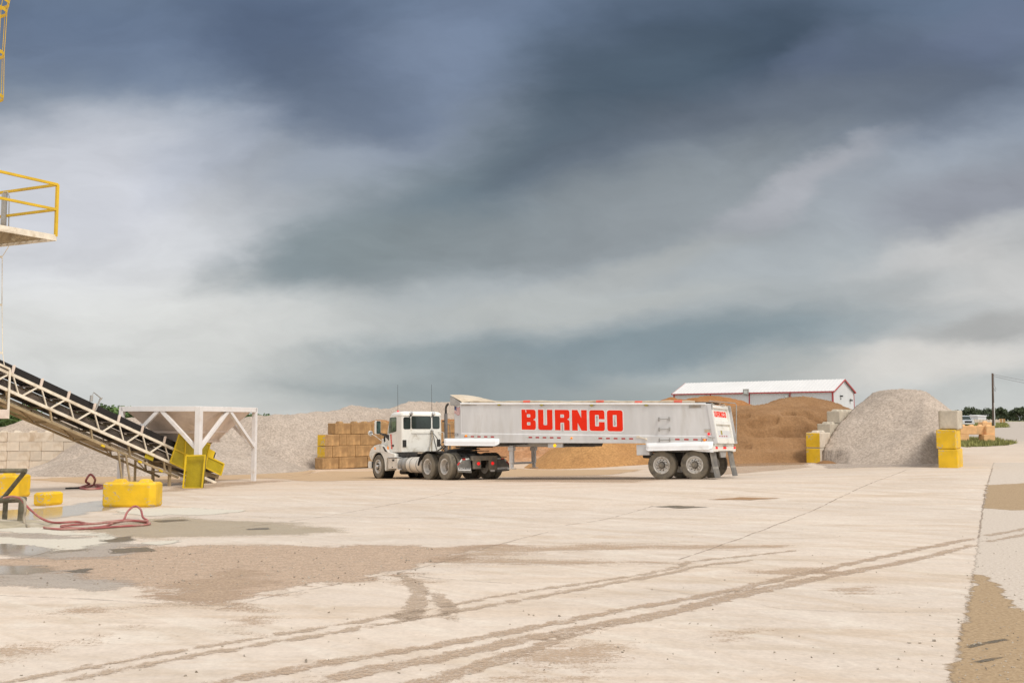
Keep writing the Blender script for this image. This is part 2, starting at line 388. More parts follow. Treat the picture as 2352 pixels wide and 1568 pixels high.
def text_tris(body, size=1.0):
    cu = bpy.data.curves.new('tmp_text', 'FONT'); cu.body = body; cu.size = size
    o = bpy.data.objects.new('tmp_text', cu); COL.objects.link(o)
    dg = bpy.context.evaluated_depsgraph_get(); me = bpy.data.meshes.new_from_object(o.evaluated_get(dg))
    vs = [tuple(v.co) for v in me.vertices]; fs = [tuple(p.vertices) for p in me.polygons]
    bpy.data.objects.remove(o); bpy.data.curves.remove(cu); bpy.data.meshes.remove(me)
    return vs, fs
# block capitals for the company lettering: outer outline with corner radii, then counters
def rounded(pts, n=5):
    out = []; N = len(pts)
    for i in range(N):
        p = pts[i]; r = p[2] if len(p) > 2 else 0
        if not r: out.append((p[0], p[1])); continue
        a = Vector(pts[i-1][:2]); b = Vector(p[:2]); c = Vector(pts[(i+1) % N][:2])
        d1 = (a-b).normalized(); d2 = (c-b).normalized()
        for k in range(n+1):
            t = k/n; q0 = b+d1*r*(1-t); q1 = b+d2*r*t
            q = q0*(1-t)+q1*t; out.append((q.x, q.y))
    return out
def offset(poly, d):
    A = sum(poly[i-1][0]*poly[i][1]-poly[i][0]*poly[i-1][1] for i in range(len(poly)))
    sgn = 1 if A > 0 else -1; out = []; N = len(poly)
    for i in range(N):
        p0, p1, p2 = Vector(poly[i-1]), Vector(poly[i]), Vector(poly[(i+1) % N])
        e1, e2 = (p1-p0), (p2-p1)
        if e1.length < 1e-6 or e2.length < 1e-6: continue
        n1 = Vector((e1.y, -e1.x)).normalized()*sgn; n2 = Vector((e2.y, -e2.x)).normalized()*sgn
        m = n1+n2; k = max(m.dot(n1), .6)
        q = p1+m*(d/k); out.append((q.x, q.y))
    return out
def holer(x0, y0, x1, y1): return rrect(x0, y0, x1, y1, .025, 3)
CAPS = {
 'B': [rounded([(0, 0), (.76, 0, .13), (.76, .45, .1), (.62, .505), (.76, .56, .1), (.76, 1, .13), (0, 1)]), holer(.29, .22, .47, .375), holer(.29, .615, .47, .77)],
 'U': [rounded([(0, 1), (0, 0, .13), (.76, 0, .13), (.76, 1), (.475, 1), (.475, .235, .04), (.285, .235, .04), (.285, 1)])],
 'R': [rounded([(0, 0), (.285, 0), (.285, .375, .03), (.475, .375, .03), (.475, 0), (.76, 0), (.76, .5, .1), (.62, .535), (.76, .59, .1), (.76, 1, .13), (0, 1)]), holer(.285, .62, .475, .775)],
 'N': [rounded([(0, 0), (.285, 0), (.285, .38), (.475, 0), (.76, 0), (.76, 1), (.475, 1), (.475, .61), (.285, 1), (0, 1)])],
 'C': [rounded([(0, 0, .13), (.76, 0, .13), (.76, .43), (.475, .43), (.475, .225, .03), (.285, .225, .03), (.285, .77, .03), (.475, .77, .03), (.475, .565), (.76, .565), (.76, 1, .13), (0, 1, .13)])],
 'O': [rounded([(0, 0, .13), (.77, 0, .13), (.77, 1, .13), (0, 1, .13)]), holer(.285, .22, .475, .775)]}
def caps_mesh(mb, word, fn, pitch=.885, grow=0.0, mi=0):
    """fn(u,v) maps lettering units (height 1) to local space"""
    for i, ch in enumerate(word):
        polys = [offset(q, grow if k == 0 else -grow) if grow else q for k, q in enumerate(CAPS[ch])]
        mb.flat([[(u+i*pitch, v) for u, v in q] for q in polys], fn, mi)
    return mb
# ================================================================ GROUND
def axis(lim_lo, lim_hi, step, far):
    a = list(np.arange(lim_lo, lim_hi+1e-6, step)); s = step
    while a[-1] < far: s *= 1.22; a.append(a[-1]+s)
    s = step; b = []
    x = lim_lo
    while x > -far: s *= 1.22; x -= s; b.append(x)
    return np.array(b[::-1]+a)
def ground_material():
    m, nt, b = base('yard_concrete')
    v = nt.new('ShaderNodeNewGeometry').outputs['Position']
    sep = nt.new('ShaderNodeSeparateXYZ'); nt.link(v, sep.inputs[0])
    big = nt.noise(nt.mapping(v, (.10, .16, 1), (0, 0, .35)), 1.0, 6, .6, .5)
    sw = nt.noise(nt.mapping(v, (.16, 1.1, 1), (0, 0, -.28)), 1.0, 7, .62, .6)
    sw2 = nt.noise(nt.mapping(v, (.35, 1.9, 1), (0, 0, .12)), 1.0, 7, .66, .4)
    mid = nt.noise(v, .9, 7, .66, .3)
    fine = nt.noise(v, 17, 5, .7); fine2 = nt.noise(v, 5.5, 6, .7)
    c = nt.mix(nt.ss(big, .34, .66), (.63, .535, .445), (.57, .49, .415))
    c = nt.mix(nt.ss(sw, .48, .74, 0, .75), c, (.51, .39, .28))
    c = nt.mix(nt.ss(sw2, .48, .74, 0, .7), c, (.49, .39, .285))
    c = nt.mix(nt.ss(mid, .30, .46, .5, 0), c, (.69, .625, .54))
    c = nt.mix(nt.ss(fine2, .62, .80, 0, .5), c, (.40, .33, .26))
    for cx_, cy_, k_ in ((34, 62, 1.0), (-26, -14, .8)):                 # wheel-swept dust, in wide arcs
        of = nt.new('ShaderNodeVectorMath', operation='SUBTRACT'); nt.link(v, of.inputs[0]); of.inputs[1].default_value = (cx_, cy_, 0)
        s2 = nt.new('ShaderNodeSeparateXYZ'); nt.link(of.outputs[0], s2.inputs[0]); ln = nt.new('ShaderNodeVectorMath', operation='LENGTH'); nt.link(of.outputs[0], ln.inputs[0])
        an = nt.math('ARCTAN2', s2.outputs[0], s2.outputs[1]); cbn = nt.new('ShaderNodeCombineXYZ'); nt.link(nt.math('MULTIPLY', ln.outputs['Value'], 2.2*k_), cbn.inputs[0]); nt.link(nt.math('MULTIPLY', an, 9.0), cbn.inputs[1])
        ar = nt.noise(cbn.outputs[0], 1.0, 6, .62, .2); c = nt.mix(nt.ss(ar, .52, .72, 0, .55), c, (.50, .395, .29)); c = nt.mix(nt.ss(ar, .28, .46, .45, 0), c, (.69, .625, .535))
    far = nt.ss(sep.outputs[1], 24, 46); left = nt.ss(sep.outputs[0], 12, -8)
    sand = nt.math('MULTIPLY', nt.math('MULTIPLY', far, nt.math('MULTIPLY_ADD', left, .75, .25)), nt.ss(sw, .28, .58, .25, 1))
    c = nt.mix(sand, c, (.55, .395, .265))
    # sealed joints of the slab are modelled; the far road is bare grey
    c = nt.mix(nt.math('MULTIPLY', nt.ss(sep.outputs[1], 62, 90), .9), c, (.44, .385, .33))
    meadow = nt.math('MAXIMUM', nt.math('MULTIPLY', nt.ss(sep.outputs[1], 84, 108), nt.ss(sep.outputs[0], 26, 8)), nt.ss(sep.outputs[1], 300, 380))
    c = nt.mix(meadow, c, nt.mix(nt.ss(mid, .35, .65), (.13, .15, .045), (.24, .22, .09)))
    sc = nt.new('ShaderNodeMapRange'); nt.link(nt.math('ADD', nt.math('MULTIPLY', fine, .55), nt.math('MULTIPLY', fine2, .45)), sc.inputs[0])
    for i, x in enumerate((.3, .7, .82, 1.15)): sc.inputs[i+1].default_value = x
    mul = nt.new('ShaderNodeVectorMath', operation='SCALE'); nt.link(c, mul.inputs[0]); nt.link(sc.outputs[0], mul.inputs['Scale'])
    nt.link(mul.outputs[0], b.inputs['Base Color'])
    b.inputs['Specular IOR Level'].default_value = .3
    nt.link(nt.ss(sw2, .4, .7, .92, .62), b.inputs['Roughness'])
    bn = nt.new('ShaderNodeBump'); bn.inputs['Strength'].default_value = .35; bn.inputs['Distance'].default_value = .012
    nt.link(nt.math('ADD', fine, nt.math('MULTIPLY', mid, 1.5)), bn.inputs['Height']); nt.link(bn.outputs[0], b.inputs['Normal'])
    return m
M['ground'] = ground_material()
gx = axis(-34, 44, .5, 3400); gy = axis(-6, 84, .5, 3400)
XX, YY = np.meshgrid(gx, gy, indexing='ij'); ZZ = gzv(XX, YY)
def grid_mesh(name, X, Y, Z, mats, attr=None, keep=None):
    nu, nv = X.shape; idx = np.arange(nu*nv).reshape(nu, nv)
    q = np.stack([idx[:-1, :-1], idx[1:, :-1], idx[1:, 1:], idx[:-1, 1:]], -1).reshape(-1, 4)
    if keep is not None:
        k = keep.reshape(-1)[q].any(1); q = q[k]
    used = np.unique(q); mp = np.full(nu*nv, -1); mp[used] = np.arange(len(used))
    co = np.stack([X, Y, Z], -1).reshape(-1, 3)[used]
    me = bpy.data.meshes.new(name); me.from_pydata(co.tolist(), [], mp[q].tolist())
    for m in (mats if isinstance(mats, (list, tuple)) else [mats]): me.materials.append(M[m] if isinstance(m, str) else m)
    me.polygons.foreach_set('use_smooth', [True]*len(q))
    if attr is not None:
        a = me.attributes.new('edge', 'FLOAT', 'POINT'); a.data.foreach_set('value', attr.reshape(-1)[used].astype(np.float32))
    me.update(); return me
structure(link('ground', grid_mesh('ground', XX, YY, ZZ, 'ground')))
# ---- layers lying on the slab
def seg_dist(X, Y, poly):
    P = np.array(poly); d = np.full(X.shape, 1e9); ins = np.zeros(X.shape, bool)
    for i in range(len(P)):
        a, b = P[i-1], P[i]; ab = b-a; L = (ab**2).sum()+1e-12
        t = np.clip(((X-a[0])*ab[0]+(Y-a[1])*ab[1])/L, 0, 1)
        d = np.minimum(d, np.hypot(X-a[0]-t*ab[0], Y-a[1]-t*ab[1]))
        c = ((a[1] > Y) != (b[1] > Y)); xi = a[0]+(Y-a[1])/((b[1]-a[1])+1e-12)*ab[0]
        ins ^= c & (X < xi)
    return np.where(ins, d, -d)
def patch(name, px, m, lift, res=.2, margin=.6, world=False, scale=1.0):
    P = [(q[0], q[1]) for q in px] if world else [tuple(G(*q)[:2]) for q in px]
    A = np.array(P); x0, y0 = A.min(0)-margin; x1, y1 = A.max(0)+margin
    X, Y = np.meshgrid(np.arange(x0, x1+res, res), np.arange(y0, y1+res, res), indexing='ij')
    d = seg_dist(X, Y, P)
    return structure(link(name, grid_mesh(name, X, Y, gzv(X, Y)+lift, m, d*scale, d > -margin)))
def ribbon(name, px, w, m, lift, step=.15, world=False, jit=0.0):
    P = [Vector((q[0], q[1], 0)) for q in px] if world else [Vector((*G(*q)[:2], 0)) for q in px]
    pts = []
    for i in range(len(P)-1):
        p0, p1, p2, p3 = P[max(i-1, 0)], P[i], P[i+1], P[min(i+2, len(P)-1)]
        n = max(2, int((p2-p1).length/step))
        for k in range(n):
            t = k/n; pts.append(.5*((2*p1)+(p2-p0)*t+(2*p0-5*p1+4*p2-p3)*t*t+(3*p1-p0-3*p2+p3)*t**3))
    pts.append(P[-1]); N = len(pts)
    ws = w if isinstance(w, (list, tuple)) else (w, w)
    off = np.array([-1.6, -1, 0, 1, 1.6]); X = np.zeros((N, 5)); Y = np.zeros((N, 5)); E = np.zeros((N, 5))
    for i, p in enumerate(pts):
        d = (pts[min(i+1, N-1)]-pts[max(i-1, 0)]).normalized(); s = Vector((-d.y, d.x, 0))
        t = i/(N-1)*(len(ws)-1); k = min(int(t), len(ws)-2); hw = (ws[k]*(1-(t-k))+ws[k+1]*(t-k))/2
        for j, o in enumerate(off):
            q = p+s*(o*hw+jit*mnoise.noise(p*1.3)); X[i, j] = q.x; Y[i, j] = q.y; E[i, j] = min(hw*(1-abs(o)), (min(i, N-1-i)*step-.25)*.35+.02*(name == 'slab_joint')) if name != 'slab_joint' else hw*(1-abs(o))
    return structure(link(name, grid_mesh(name, X, Y, gzv(X, Y)+lift, m, E)))
M['gravel_road'] = overlay('gravel_road_surface', (.46, .385, .315), (.60, .53, .455), .10, .03, 3.5, 1, 0, .95, bump=1.0, sharp=True)
M['mud_brown'] = overlay('wet_brown_earth', (.30, .205, .115), (.42, .305, .185), .26, .04, 3.0, 1, 0, .8, bump=1.0, sharp=True)
M['mud_gravel'] = overlay('gravelly_mud', (.41, .288, .198), (.575, .44, .33), 1.2, .35, 1.0, .95, .5, .85, (1, 1.4, 1), 1.0)
M['mud_thin'] = overlay('thin_mud', (.44, .315, .21), (.55, .415, .30), 1.0, .5, 1.0, .8, .6, .85, (.55, 1.8, 1))
M['track'] = overlay('wet_tyre_track', (.41, .295, .205), (.51, .39, .285), .18, .06, 4, .9, .62, .8)
M['track_faint'] = overlay('faint_tyre_track', (.42, .315, .225), (.52, .41, .31), .2, .07, 4, .9, .62, .85)
M['olive'] = overlay('wet_olive_slab', (.44, .355, .225), (.50, .415, .285), 1.0, .6, .7, .6, .35, .4, (.6, 1.4, 1), .2, .5)
M['puddle'] = overlay('shallow_puddle', (.40, .34, .27), (.46, .40, .32), .7, .15, .9, .8, .1, .10, (.7, 1.3, 1), 0, .6, sharp=True)
M['wet_grey'] = overlay('wet_grey_slab', (.44, .37, .30), (.54, .465, .385), .9, .4, 1.2, .8, .4, .35, (.7, 1.5, 1), .3, .5)
M['dark_puddle'] = overlay('dark_wet_pothole', (.10, .075, .04), (.17, .125, .07), .35, .05, 2.4, .95, .3, .3, (.8, 1.3, 1), .4, sharp=True)
M['cement'] = overlay('dried_cement_spill', (.60, .55, .455), (.68, .63, .535), .7, .10, 1.6, .9, .1, .85, bump=.5, sharp=True)
M['joint'] = overlay('slab_joint', (.30, .23, .175), (.40, .32, .25), .06, .012, 3, .55, 0, .9, sharp=True)
M['orange_dust'] = overlay('orange_sand_dust', (.50, .335, .19), (.60, .43, .27), .9, .5, .5, .8, .1, .9, (.4, 1.6, 1))
M['rust'] = overlay('rusty_stain', (.30, .16, .07), (.42, .26, .13), .25, .06, 2, .9, .2, .6, (.5, 1.5, 1), sharp=True)
# slab edge and unpaved margin on the right
edge_px = [(2283, 1062), (2276, 1085), (2266, 1125), (2258, 1160), (2247, 1250), (2233, 1330), (2218, 1410), (2203, 1490), (2188, 1568)]
EW = [tuple(G(*q)[:2]) for q in edge_px]
tail = (EW[-1][0]+(EW[-1][0]-EW[-2][0])*6, EW[-1][1]+(EW[-1][1]-EW[-2][1])*6)
patch('gravel_margin', EW+[tail, (30, tail[1]), (34, 20), (30, EW[0][1])], 'gravel_road', .003, .25, .3, True)
patch('earth_patch', [(2266, 1113), (2300, 1112), (2380, 1108), (2420, 1172), (2360, 1170), (2330, 1172), (2260, 1167)], 'mud_brown', .005, .12, .5)
patch('earth_patch', [(2238, 1318), (2262, 1322), (2290, 1345), (2310, 1368), (2345, 1402), (2420, 1420), (2460, 1600), (2184, 1600), (2206, 1478), (2224, 1390)], 'mud_brown', .005, .07, .4)
ribbon('tyre_rut', [(2215, 1488), (2260, 1478), (2352, 1462)], .05, 'dark_puddle', .007, .08)
ribbon('tyre_rut', [(2205, 1530), (2270, 1516), (2352, 1500)], .04, 'dark_puddle', .007, .08)
# mud and wet zones, left and centre
patch('gravel_mud_patch', [(150, 1268), (300, 1254), (560, 1249), (820, 1252), (1040, 1256), (1165, 1248), (1100, 1268), (950, 1309), (860, 1330), (700, 1350), (600, 1375), (530, 1392), (440, 1385), (330, 1352), (220, 1345), (90, 1330), (-60, 1340), (-80, 1290)], 'mud_gravel', .003, .15, 1.0)
patch('mud_smear', [(430, 1330), (560, 1300), (640, 1330), (560, 1400), (480, 1392), (300, 1395), (360, 1370)], 'mud_thin', .0045, .12, .6)
patch('mud_smear', [(90, 1405), (230, 1388), (330, 1392), (250, 1412), (110, 1412)], 'mud_thin', .0045, .12, .6)
patch('mud_smear', [(-40, 1490), (120, 1478), (240, 1455), (300, 1443), (230, 1470), (60, 1512), (-60, 1530)], 'mud_thin', .0045, .1, .6)
patch('mud_smear', [(1120, 1252), (1500, 1247), (1820, 1252), (1700, 1262), (1300, 1268), (1000, 1290), (1030, 1268)], 'mud_thin', .0045, .15, .8)
patch('mud_smear', [(1000, 1285), (1180, 1282), (1450, 1285), (1560, 1292), (1300, 1300), (1040, 1298)], 'mud_thin', .0055, .15, .6)
patch('mud_smear', [(560, 1415), (590, 1400), (640, 1398), (600, 1425), (555, 1450), (520, 1450)], 'mud_thin', .0055, .08, .5)
patch('mud_smear', [(880, 1320), (960, 1318), (1010, 1330), (930, 1345)], 'mud_thin', .0055, .1, .6)
patch('mud_smear', [(1690, 1310), (1850, 1300), (1990, 1315), (1800, 1322)], 'mud_thin', .0045, .1, .6)
patch('mud_smear', [(1900, 1345), (2010, 1340), (2040, 1360), (1930, 1370)], 'mud_thin', .0045, .1, .5)
patch('mud_smear', [(1640, 1455), (1760, 1440), (1740, 1460), (1660, 1470)], 'mud_thin', .0045, .1, .5)
patch('mud_smear', [(1180, 1500), (1330, 1470), (1480, 1480), (1420, 1520), (1250, 1560), (1150, 1560)], 'mud_thin', .0038, .1, .6)
patch('wet_slab', [(290, 1196), (420, 1186), (700, 1203), (800, 1222), (560, 1232), (330, 1240), (240, 1228), (200, 1212)], 'olive', .003, .2, 1.2)
patch('wet_slab', [(-40, 1222), (120, 1226), (260, 1236), (330, 1250), (290, 1282), (120, 1284), (-60, 1268)], 'wet_grey', .0045, .15, .8)
patch('wet_slab', [(-60, 1310), (60, 1300), (200, 1318), (320, 1335), (260, 1356), (60, 1352), (-60, 1345)], 'wet_grey', .005, .15, .8)
patch('puddle', [(60, 1168), (140, 1164), (210, 1150), (300, 1146), (260, 1166), (190, 1180), (120, 1192), (60, 1196), (-40, 1192), (-20, 1172)], 'puddle', .006, .1, .6)
patch('puddle', [(20, 1245), (150, 1254), (215, 1262), (90, 1274), (-60, 1268), (-60, 1250)], 'puddle', .006, .1, .5)
patch('puddle', [(-40, 1300), (40, 1302), (110, 1312), (60, 1322), (-40, 1320)], 'puddle', .006, .1, .4)
patch('pothole_puddle', [(255, 1262), (345, 1256), (345, 1266), (262, 1270)], 'dark_puddle', .007, .06, .4)
patch('pothole_puddle', [(165, 1311), (208, 1305), (200, 1314), (172, 1316)], 'dark_puddle', .007, .05, .3)
patch('pothole_puddle', [(232, 1240), (304, 1230), (300, 1241), (250, 1246)], 'dark_puddle', .007, .06, .3)
patch('pothole_puddle', [(1500, 1163), (1560, 1161), (1625, 1164), (1560, 1167)], 'dark_puddle', .007, .08, .4)
patch('pothole_puddle', [(1630, 1147), (1700, 1142), (1790, 1144), (1720, 1148)], 'rust', .008, .08, .4)
patch('pothole_puddle', [(350, 1196), (430, 1192), (440, 1195), (370, 1199)], 'dark_puddle', .007, .08, .3)
patch('pothole_puddle', [(560, 1214), (610, 1212), (605, 1216), (560, 1217)], 'dark_puddle', .007, .08, .3)
patch('cement_spill', [(-30, 1232), (60, 1236), (140, 1240), (250, 1228), (300, 1240), (240, 1252), (150, 1262), (60, 1254), (-40, 1246)], 'cement', .0068, .08, .4)
patch('cement_spill', [(-40, 1204), (20, 1208), (80, 1212), (170, 1221), (250, 1229), (120, 1230), (-40, 1218)], 'cement', .0068, .08, .4)
patch('cement_spill', [(260, 1172), (330, 1168), (420, 1166), (560, 1172), (500, 1182), (340, 1184), (270, 1179)], 'cement', .0068, .12, .5)
patch('cement_spill', [(345, 1247), (395, 1243), (405, 1246), (370, 1250)], 'cement', .0068, .06, .3)
patch('sand_dust', [(590, 1094), (760, 1082), (1000, 1080), (1180, 1076), (1250, 1078), (1480, 1078), (1400, 1090), (1000, 1098), (700, 1106)], 'orange_dust', .005, .3, 1.5)
patch('sand_dust', [(60, 1100), (300, 1090), (580, 1084), (720, 1080), (700, 1092), (480, 1106), (200, 1112)], 'orange_dust', .005, .3, 1.5)
patch('mud_smear', [(400, 1118), (520, 1108), (640, 1102), (700, 1104), (560, 1114), (420, 1128), (300, 1136)], 'mud_thin', .0045, .2, .8)
patch('mud_smear', [(1560, 1084), (1690, 1070), (1850, 1066), (1880, 1072), (1760, 1082), (1650, 1092)], 'mud_thin', .0045, .2, .8)
patch('mud_smear', [(1250, 1084), (1500, 1096), (1700, 1094), (1450, 1108), (1100, 1106)], 'mud_thin', .0038, .3, .8)
M['toe_gravel'] = overlay('gravel_fringe', (.34, .275, .225), (.50, .42, .35), .7, .35, 1.6, 1, .5, .95, bump=1.0)
M['toe_sand'] = overlay('sand_fringe', (.26, .15, .075), (.36, .22, .12), .7, .35, 1.6, 1, .5, .95, bump=1.0)
patch('gravel_fringe', [(1872, 1064), (1960, 1060), (2150, 1062), (2152, 1073), (2050, 1072), (1900, 1076)], 'toe_gravel', .004, .15, .8)
patch('gravel_fringe', [(560, 1072), (725, 1068), (735, 1078), (640, 1082), (560, 1083)], 'toe_gravel', .006, .2, .8)
patch('gravel_fringe', [(80, 1080), (240, 1078), (420, 1076), (430, 1086), (240, 1092), (70, 1094)], 'toe_gravel', .006, .2, .8)
patch('sand_fringe', [(1660, 1060), (1850, 1056), (1862, 1066), (1760, 1070), (1650, 1072)], 'toe_sand', .004, .15, .8)
# slab joints and cracks
for pts, w in (([(495, 1402), (620, 1370), (800, 1336), (945, 1308), (1050, 1280), (1150, 1249), (1260, 1222)], .035), ([(0, 1367), (200, 1376), (400, 1388), (530, 1392)], .03),
               ([(330, 1186), (745, 1187), (1176, 1188), (1500, 1190)], .045), ([(525, 1214), (745, 1186), (925, 1153), (1040, 1130)], .045),
               ([(2082, 1079), (2010, 1106), (1930, 1142), (1860, 1175), (1700, 1236), (1560, 1285)], .05), ([(2280, 1075), (2270, 1105), (2263, 1130), (2255, 1185), (2248, 1235)], .05),
               ([(955, 1322), (985, 1327), (1060, 1332), (1176, 1340)], .03), ([(1480, 1350), (1590, 1365), (1720, 1382), (1830, 1400), (2180, 1408)], .02),
               ([(1500, 1162), (1400, 1190), (1300, 1206)], .04), ([(-10, 1285), (60, 1280), (130, 1262), (170, 1256)], .05), ([(860, 1098), (1100, 1101), (1500, 1103)], .04)):
    ribbon('slab_joint', pts, w*.55, 'joint', .0075, .1, jit=.03)
# wheel tracks
for pts, w, m in (([(-60, 1590), (50, 1561), (465, 1486), (920, 1411), (1176, 1363), (1416, 1328), (1546, 1306), (1586, 1290), (1716, 1276), (1850, 1262)], .16, 'track_faint'),
                  ([(20, 1590), (125, 1568), (500, 1496), (910, 1428), (1176, 1381), (1400, 1340), (1526, 1318), (1626, 1297), (1760, 1284)], .18, 'track_faint'),
                  ([(440, 1585), (530, 1563), (750, 1523), (950, 1491), (1176, 1450), (1426, 1401), (1601, 1371), (1876, 1311), (2076, 1268), (2245, 1234)], .22, 'track'),
                  ([(620, 1590), (725, 1563), (950, 1522), (1176, 1474), (1376, 1436), (1526, 1409), (1676, 1371), (1926, 1318), (2100, 1285), (2245, 1249)], (.30, .30, .30, .24, .2), 'track'),
                  ([(900, 1590), (1000, 1563), (1176, 1505), (1310, 1462), (1420, 1432)], (.30, .26, .1), 'track'),
                  ([(900, 1312), (930, 1325), (958, 1350), (962, 1378), (945, 1405), (930, 1435)], (.22, .26, .28, .34, .3), 'track_faint'),
                  ([(985, 1352), (1010, 1375), (1026, 1402), (1028, 1432)], (.16, .26, .30, .28), 'track_faint'),
                  ([(2250, 1247), (2300, 1238), (2380, 1222)], .2, 'track_faint'), ([(2250, 1232), (2300, 1224), (2380, 1210)], .2, 'track_faint')):
    ribbon('tyre_track', pts, w, m, .0065, .12, jit=.02)
# loose stones
mb = MB()
def pebble(mb, x, y, r, z0=0):
    c = Vector((x, y, gz(x, y)+z0+r*.35)); k = [Vector((RNG.normal(), RNG.normal(), RNG.normal()*.7)).normalized()*r*RNG.uniform(.75, 1.2) for _ in range(7)]
    bm = bmesh.new()
    for q in k: bm.verts.new(c+q)
    h = bmesh.ops.convex_hull(bm, input=bm.verts[:]); bm.verts.index_update()
    vs = [v.co.copy() for v in bm.verts]; fs = [tuple(v.index for v in f.verts) for f in bm.faces]; bm.free(); mb.add(vs, fs)
for px, py, r in ((1638, 1399, .022), (705, 1520, .03), (1176+565, 1664//1, .02), (940, 1216, .02), (2145, 1472, .02), (2112, 1476, .018), (2143, 1484, .018), (2088, 1476, .02)):
    if py < 1570: g = G(px, py); pebble(mb, g.x, g.y, r)
for _ in range(420):
    px, py = RNG.uniform(0, 2352), 1568-abs(RNG.normal())*170
    if py < 1130: continue
    if RNG.random() < .45: px = RNG.uniform(2200, 2352)
    g = G(px, min(py, 1566)); pebble(mb, g.x, g.y, RNG.uniform(.006, .017))
for _ in range(260):
    g = G(RNG.uniform(60, 1000), RNG.uniform(1255, 1345)); pebble(mb, g.x, g.y, RNG.uniform(.010, .024))
tag(link('loose_stones', mb.mesh('loose_stones', 'stone')), 'small loose stones scattered over the concrete yard', 'stones', kind='stuff')
# ================================================================ STOCKPILES
def heap(name, label, m, prims, res=.14, cut=None, rough=.05, big=.22, skirt=.12, k=.04, group=None, cat='stockpile', post=None):
    """union of rounded ridges: (x0,y0,z0, x1,y1,z1, slope, round)"""
    xs0 = min(min(p[0], p[3])-(max(p[2], p[5])+1.2)/p[6]-1 for p in prims); xs1 = max(max(p[0], p[3])+(max(p[2], p[5])+1.2)/p[6]+1 for p in prims)
    ys0 = min(min(p[1], p[4])-(max(p[2], p[5])+1.2)/p[6]-1 for p in prims); ys1 = max(max(p[1], p[4])+(max(p[2], p[5])+1.2)/p[6]+1 for p in prims)
    X, Y = np.meshgrid(np.arange(xs0, xs1, res), np.arange(ys0, ys1, res), indexing='ij'); H = np.full(X.shape, -50.0)
    for x0, y0, z0, x1, y1, z1, sl, rd in prims:
        a = np.array((x1-x0, y1-y0)); L = (a**2).sum()+1e-9; t = np.clip(((X-x0)*a[0]+(Y-y0)*a[1])/L, 0, 1)
        d2 = (X-x0-t*a[0])**2+(Y-y0-t*a[1])**2
        h = z0+(z1-z0)*t-sl*(np.sqrt(d2+rd*rd)-rd)
        mx = np.maximum(H, h); H = mx+k*np.exp(-np.abs(H-h)/k)*.5*(H > -40)
    g = gzv(X, Y)
    N1 = fbm(X*.45+31, Y*.45+7)
    above = np.clip((H-g)/.8, 0, 1)
    H = H+N1*big*above+RNG.normal(0, rough, X.shape)*above
    if post is not None: H = post(X, Y, H, g)
    keep = H > g-skirt
    if cut is not None: keep &= cut(X, Y)
    Z = np.maximum(H, g-skirt-.05)
    return tag(link(name, grid_mesh(name, X, Y, Z, m, keep=keep)), label, cat, group)
def rp(px0, py0, Y0, px1, py1, Y1, sl, rd):
    a = at(px0, py0, Y0); b = at(px1, py1, Y1); return (a.x, a.y, a.z, b.x, b.y, b.z, sl, rd)
WD = Vector((.611, .791, 0)); WN = Vector((.791, -.611, 0))            # bay walls all run this way
W0 = Vector((-10.07, 52.8, 0))
def behind(o, d=0.0):                                                  # side of a bay wall away from the truck
    return lambda X, Y: ((X-o.x)*WN.x+(Y-o.y)*WN.y) < d
sg = lambda *pts: [rp(*pts[i], *pts[i+1], pts_s[0], pts_s[1]) for i in range(len(pts)-1)]
pts_s = (.66, .8)
ridge = sg((285, 972, 55), (335, 959, 57), (430, 955, 58), (520, 957, 58), (566, 954, 58), (632, 947, 58), (676, 951, 58.5), (727, 944.5, 60), (778, 938, 62), (818, 935, 64), (892, 936, 67), (943, 926, 70), (1030, 926, 73), (1110, 930, 75))
wallcut = lambda X, Y: (((X-W0.x)*WN.x+(Y-W0.y)*WN.y) < -.15) | (((X-W0.x)*WD.x+(Y-W0.y)*WD.y) < .0)
heap('gravel_stockpile', 'long pale gravel pile behind the hopper and the white tractor', 'gravel', ridge, .16, wallcut, .02, .18)
pts_s = (.36, .6)
heap('gravel_stockpile', 'low spread gravel pile on the ground under the raised conveyor', 'gravel', sg((262, 1030, 45.5), (330, 1027, 46.5), (420, 1030, 48), (520, 1022, 51))+[rp(130, 1060, 46, 262, 1034, 45.5, .36, .5)], .13, None, .018, .12)
pts_s = (.5, .5)
heap('gravel_stockpile', 'gravel slope banked against the pale block wall', 'gravel', sg((150, 1052, 54.2), (205, 1034, 54.2), (262, 1010, 54.5), (300, 985, 55.0)), .14, lambda X, Y: Y < 55.95, .018, .12)
pts_s = (.55, 1.0)
heap('gravel_stockpile', 'tan gravel mound rising behind the pale block wall', 'gravel_tan', sg((-80, 980, 66), (0, 981, 66), (34, 980, 66), (62, 968, 66.5), (90, 955, 67), (125, 955, 68), (190, 966, 68), (300, 975, 66))+[rp(-90, 988, 59, 320, 978, 59.5, .5, .8)], .2, lambda X, Y: Y > 56.7, .02, .2)
pts_s = (.7, .5)
heap('sand_stockpile', 'orange sand heaped along the top of the tan block wall', 'sand_orange', sg((812, 966, 58.6), (860, 963, 60.5), (900, 964, 62), (960, 961, 64), (1036, 958, 66)), .14, behind(W0, -.18), .02, .15)
pts_s = (.62, .8)
heap('sand_stockpile', 'reddish sand bank seen under the front of the trailer', 'sand_red', sg((1096, 985, 66), (1200, 990, 65), (1320, 985, 66), (1440, 980, 66)), .16, None, .02, .25)
pts_s = (.72, .7)
heap('sand_stockpile', 'golden sand pile seen under the middle of the trailer', 'sand_light', sg((1352, 985, 54), (1400, 975, 54.5), (1425, 988, 54.5)), .12, None, .016, .22)
pts_s = (.6, 1.2)
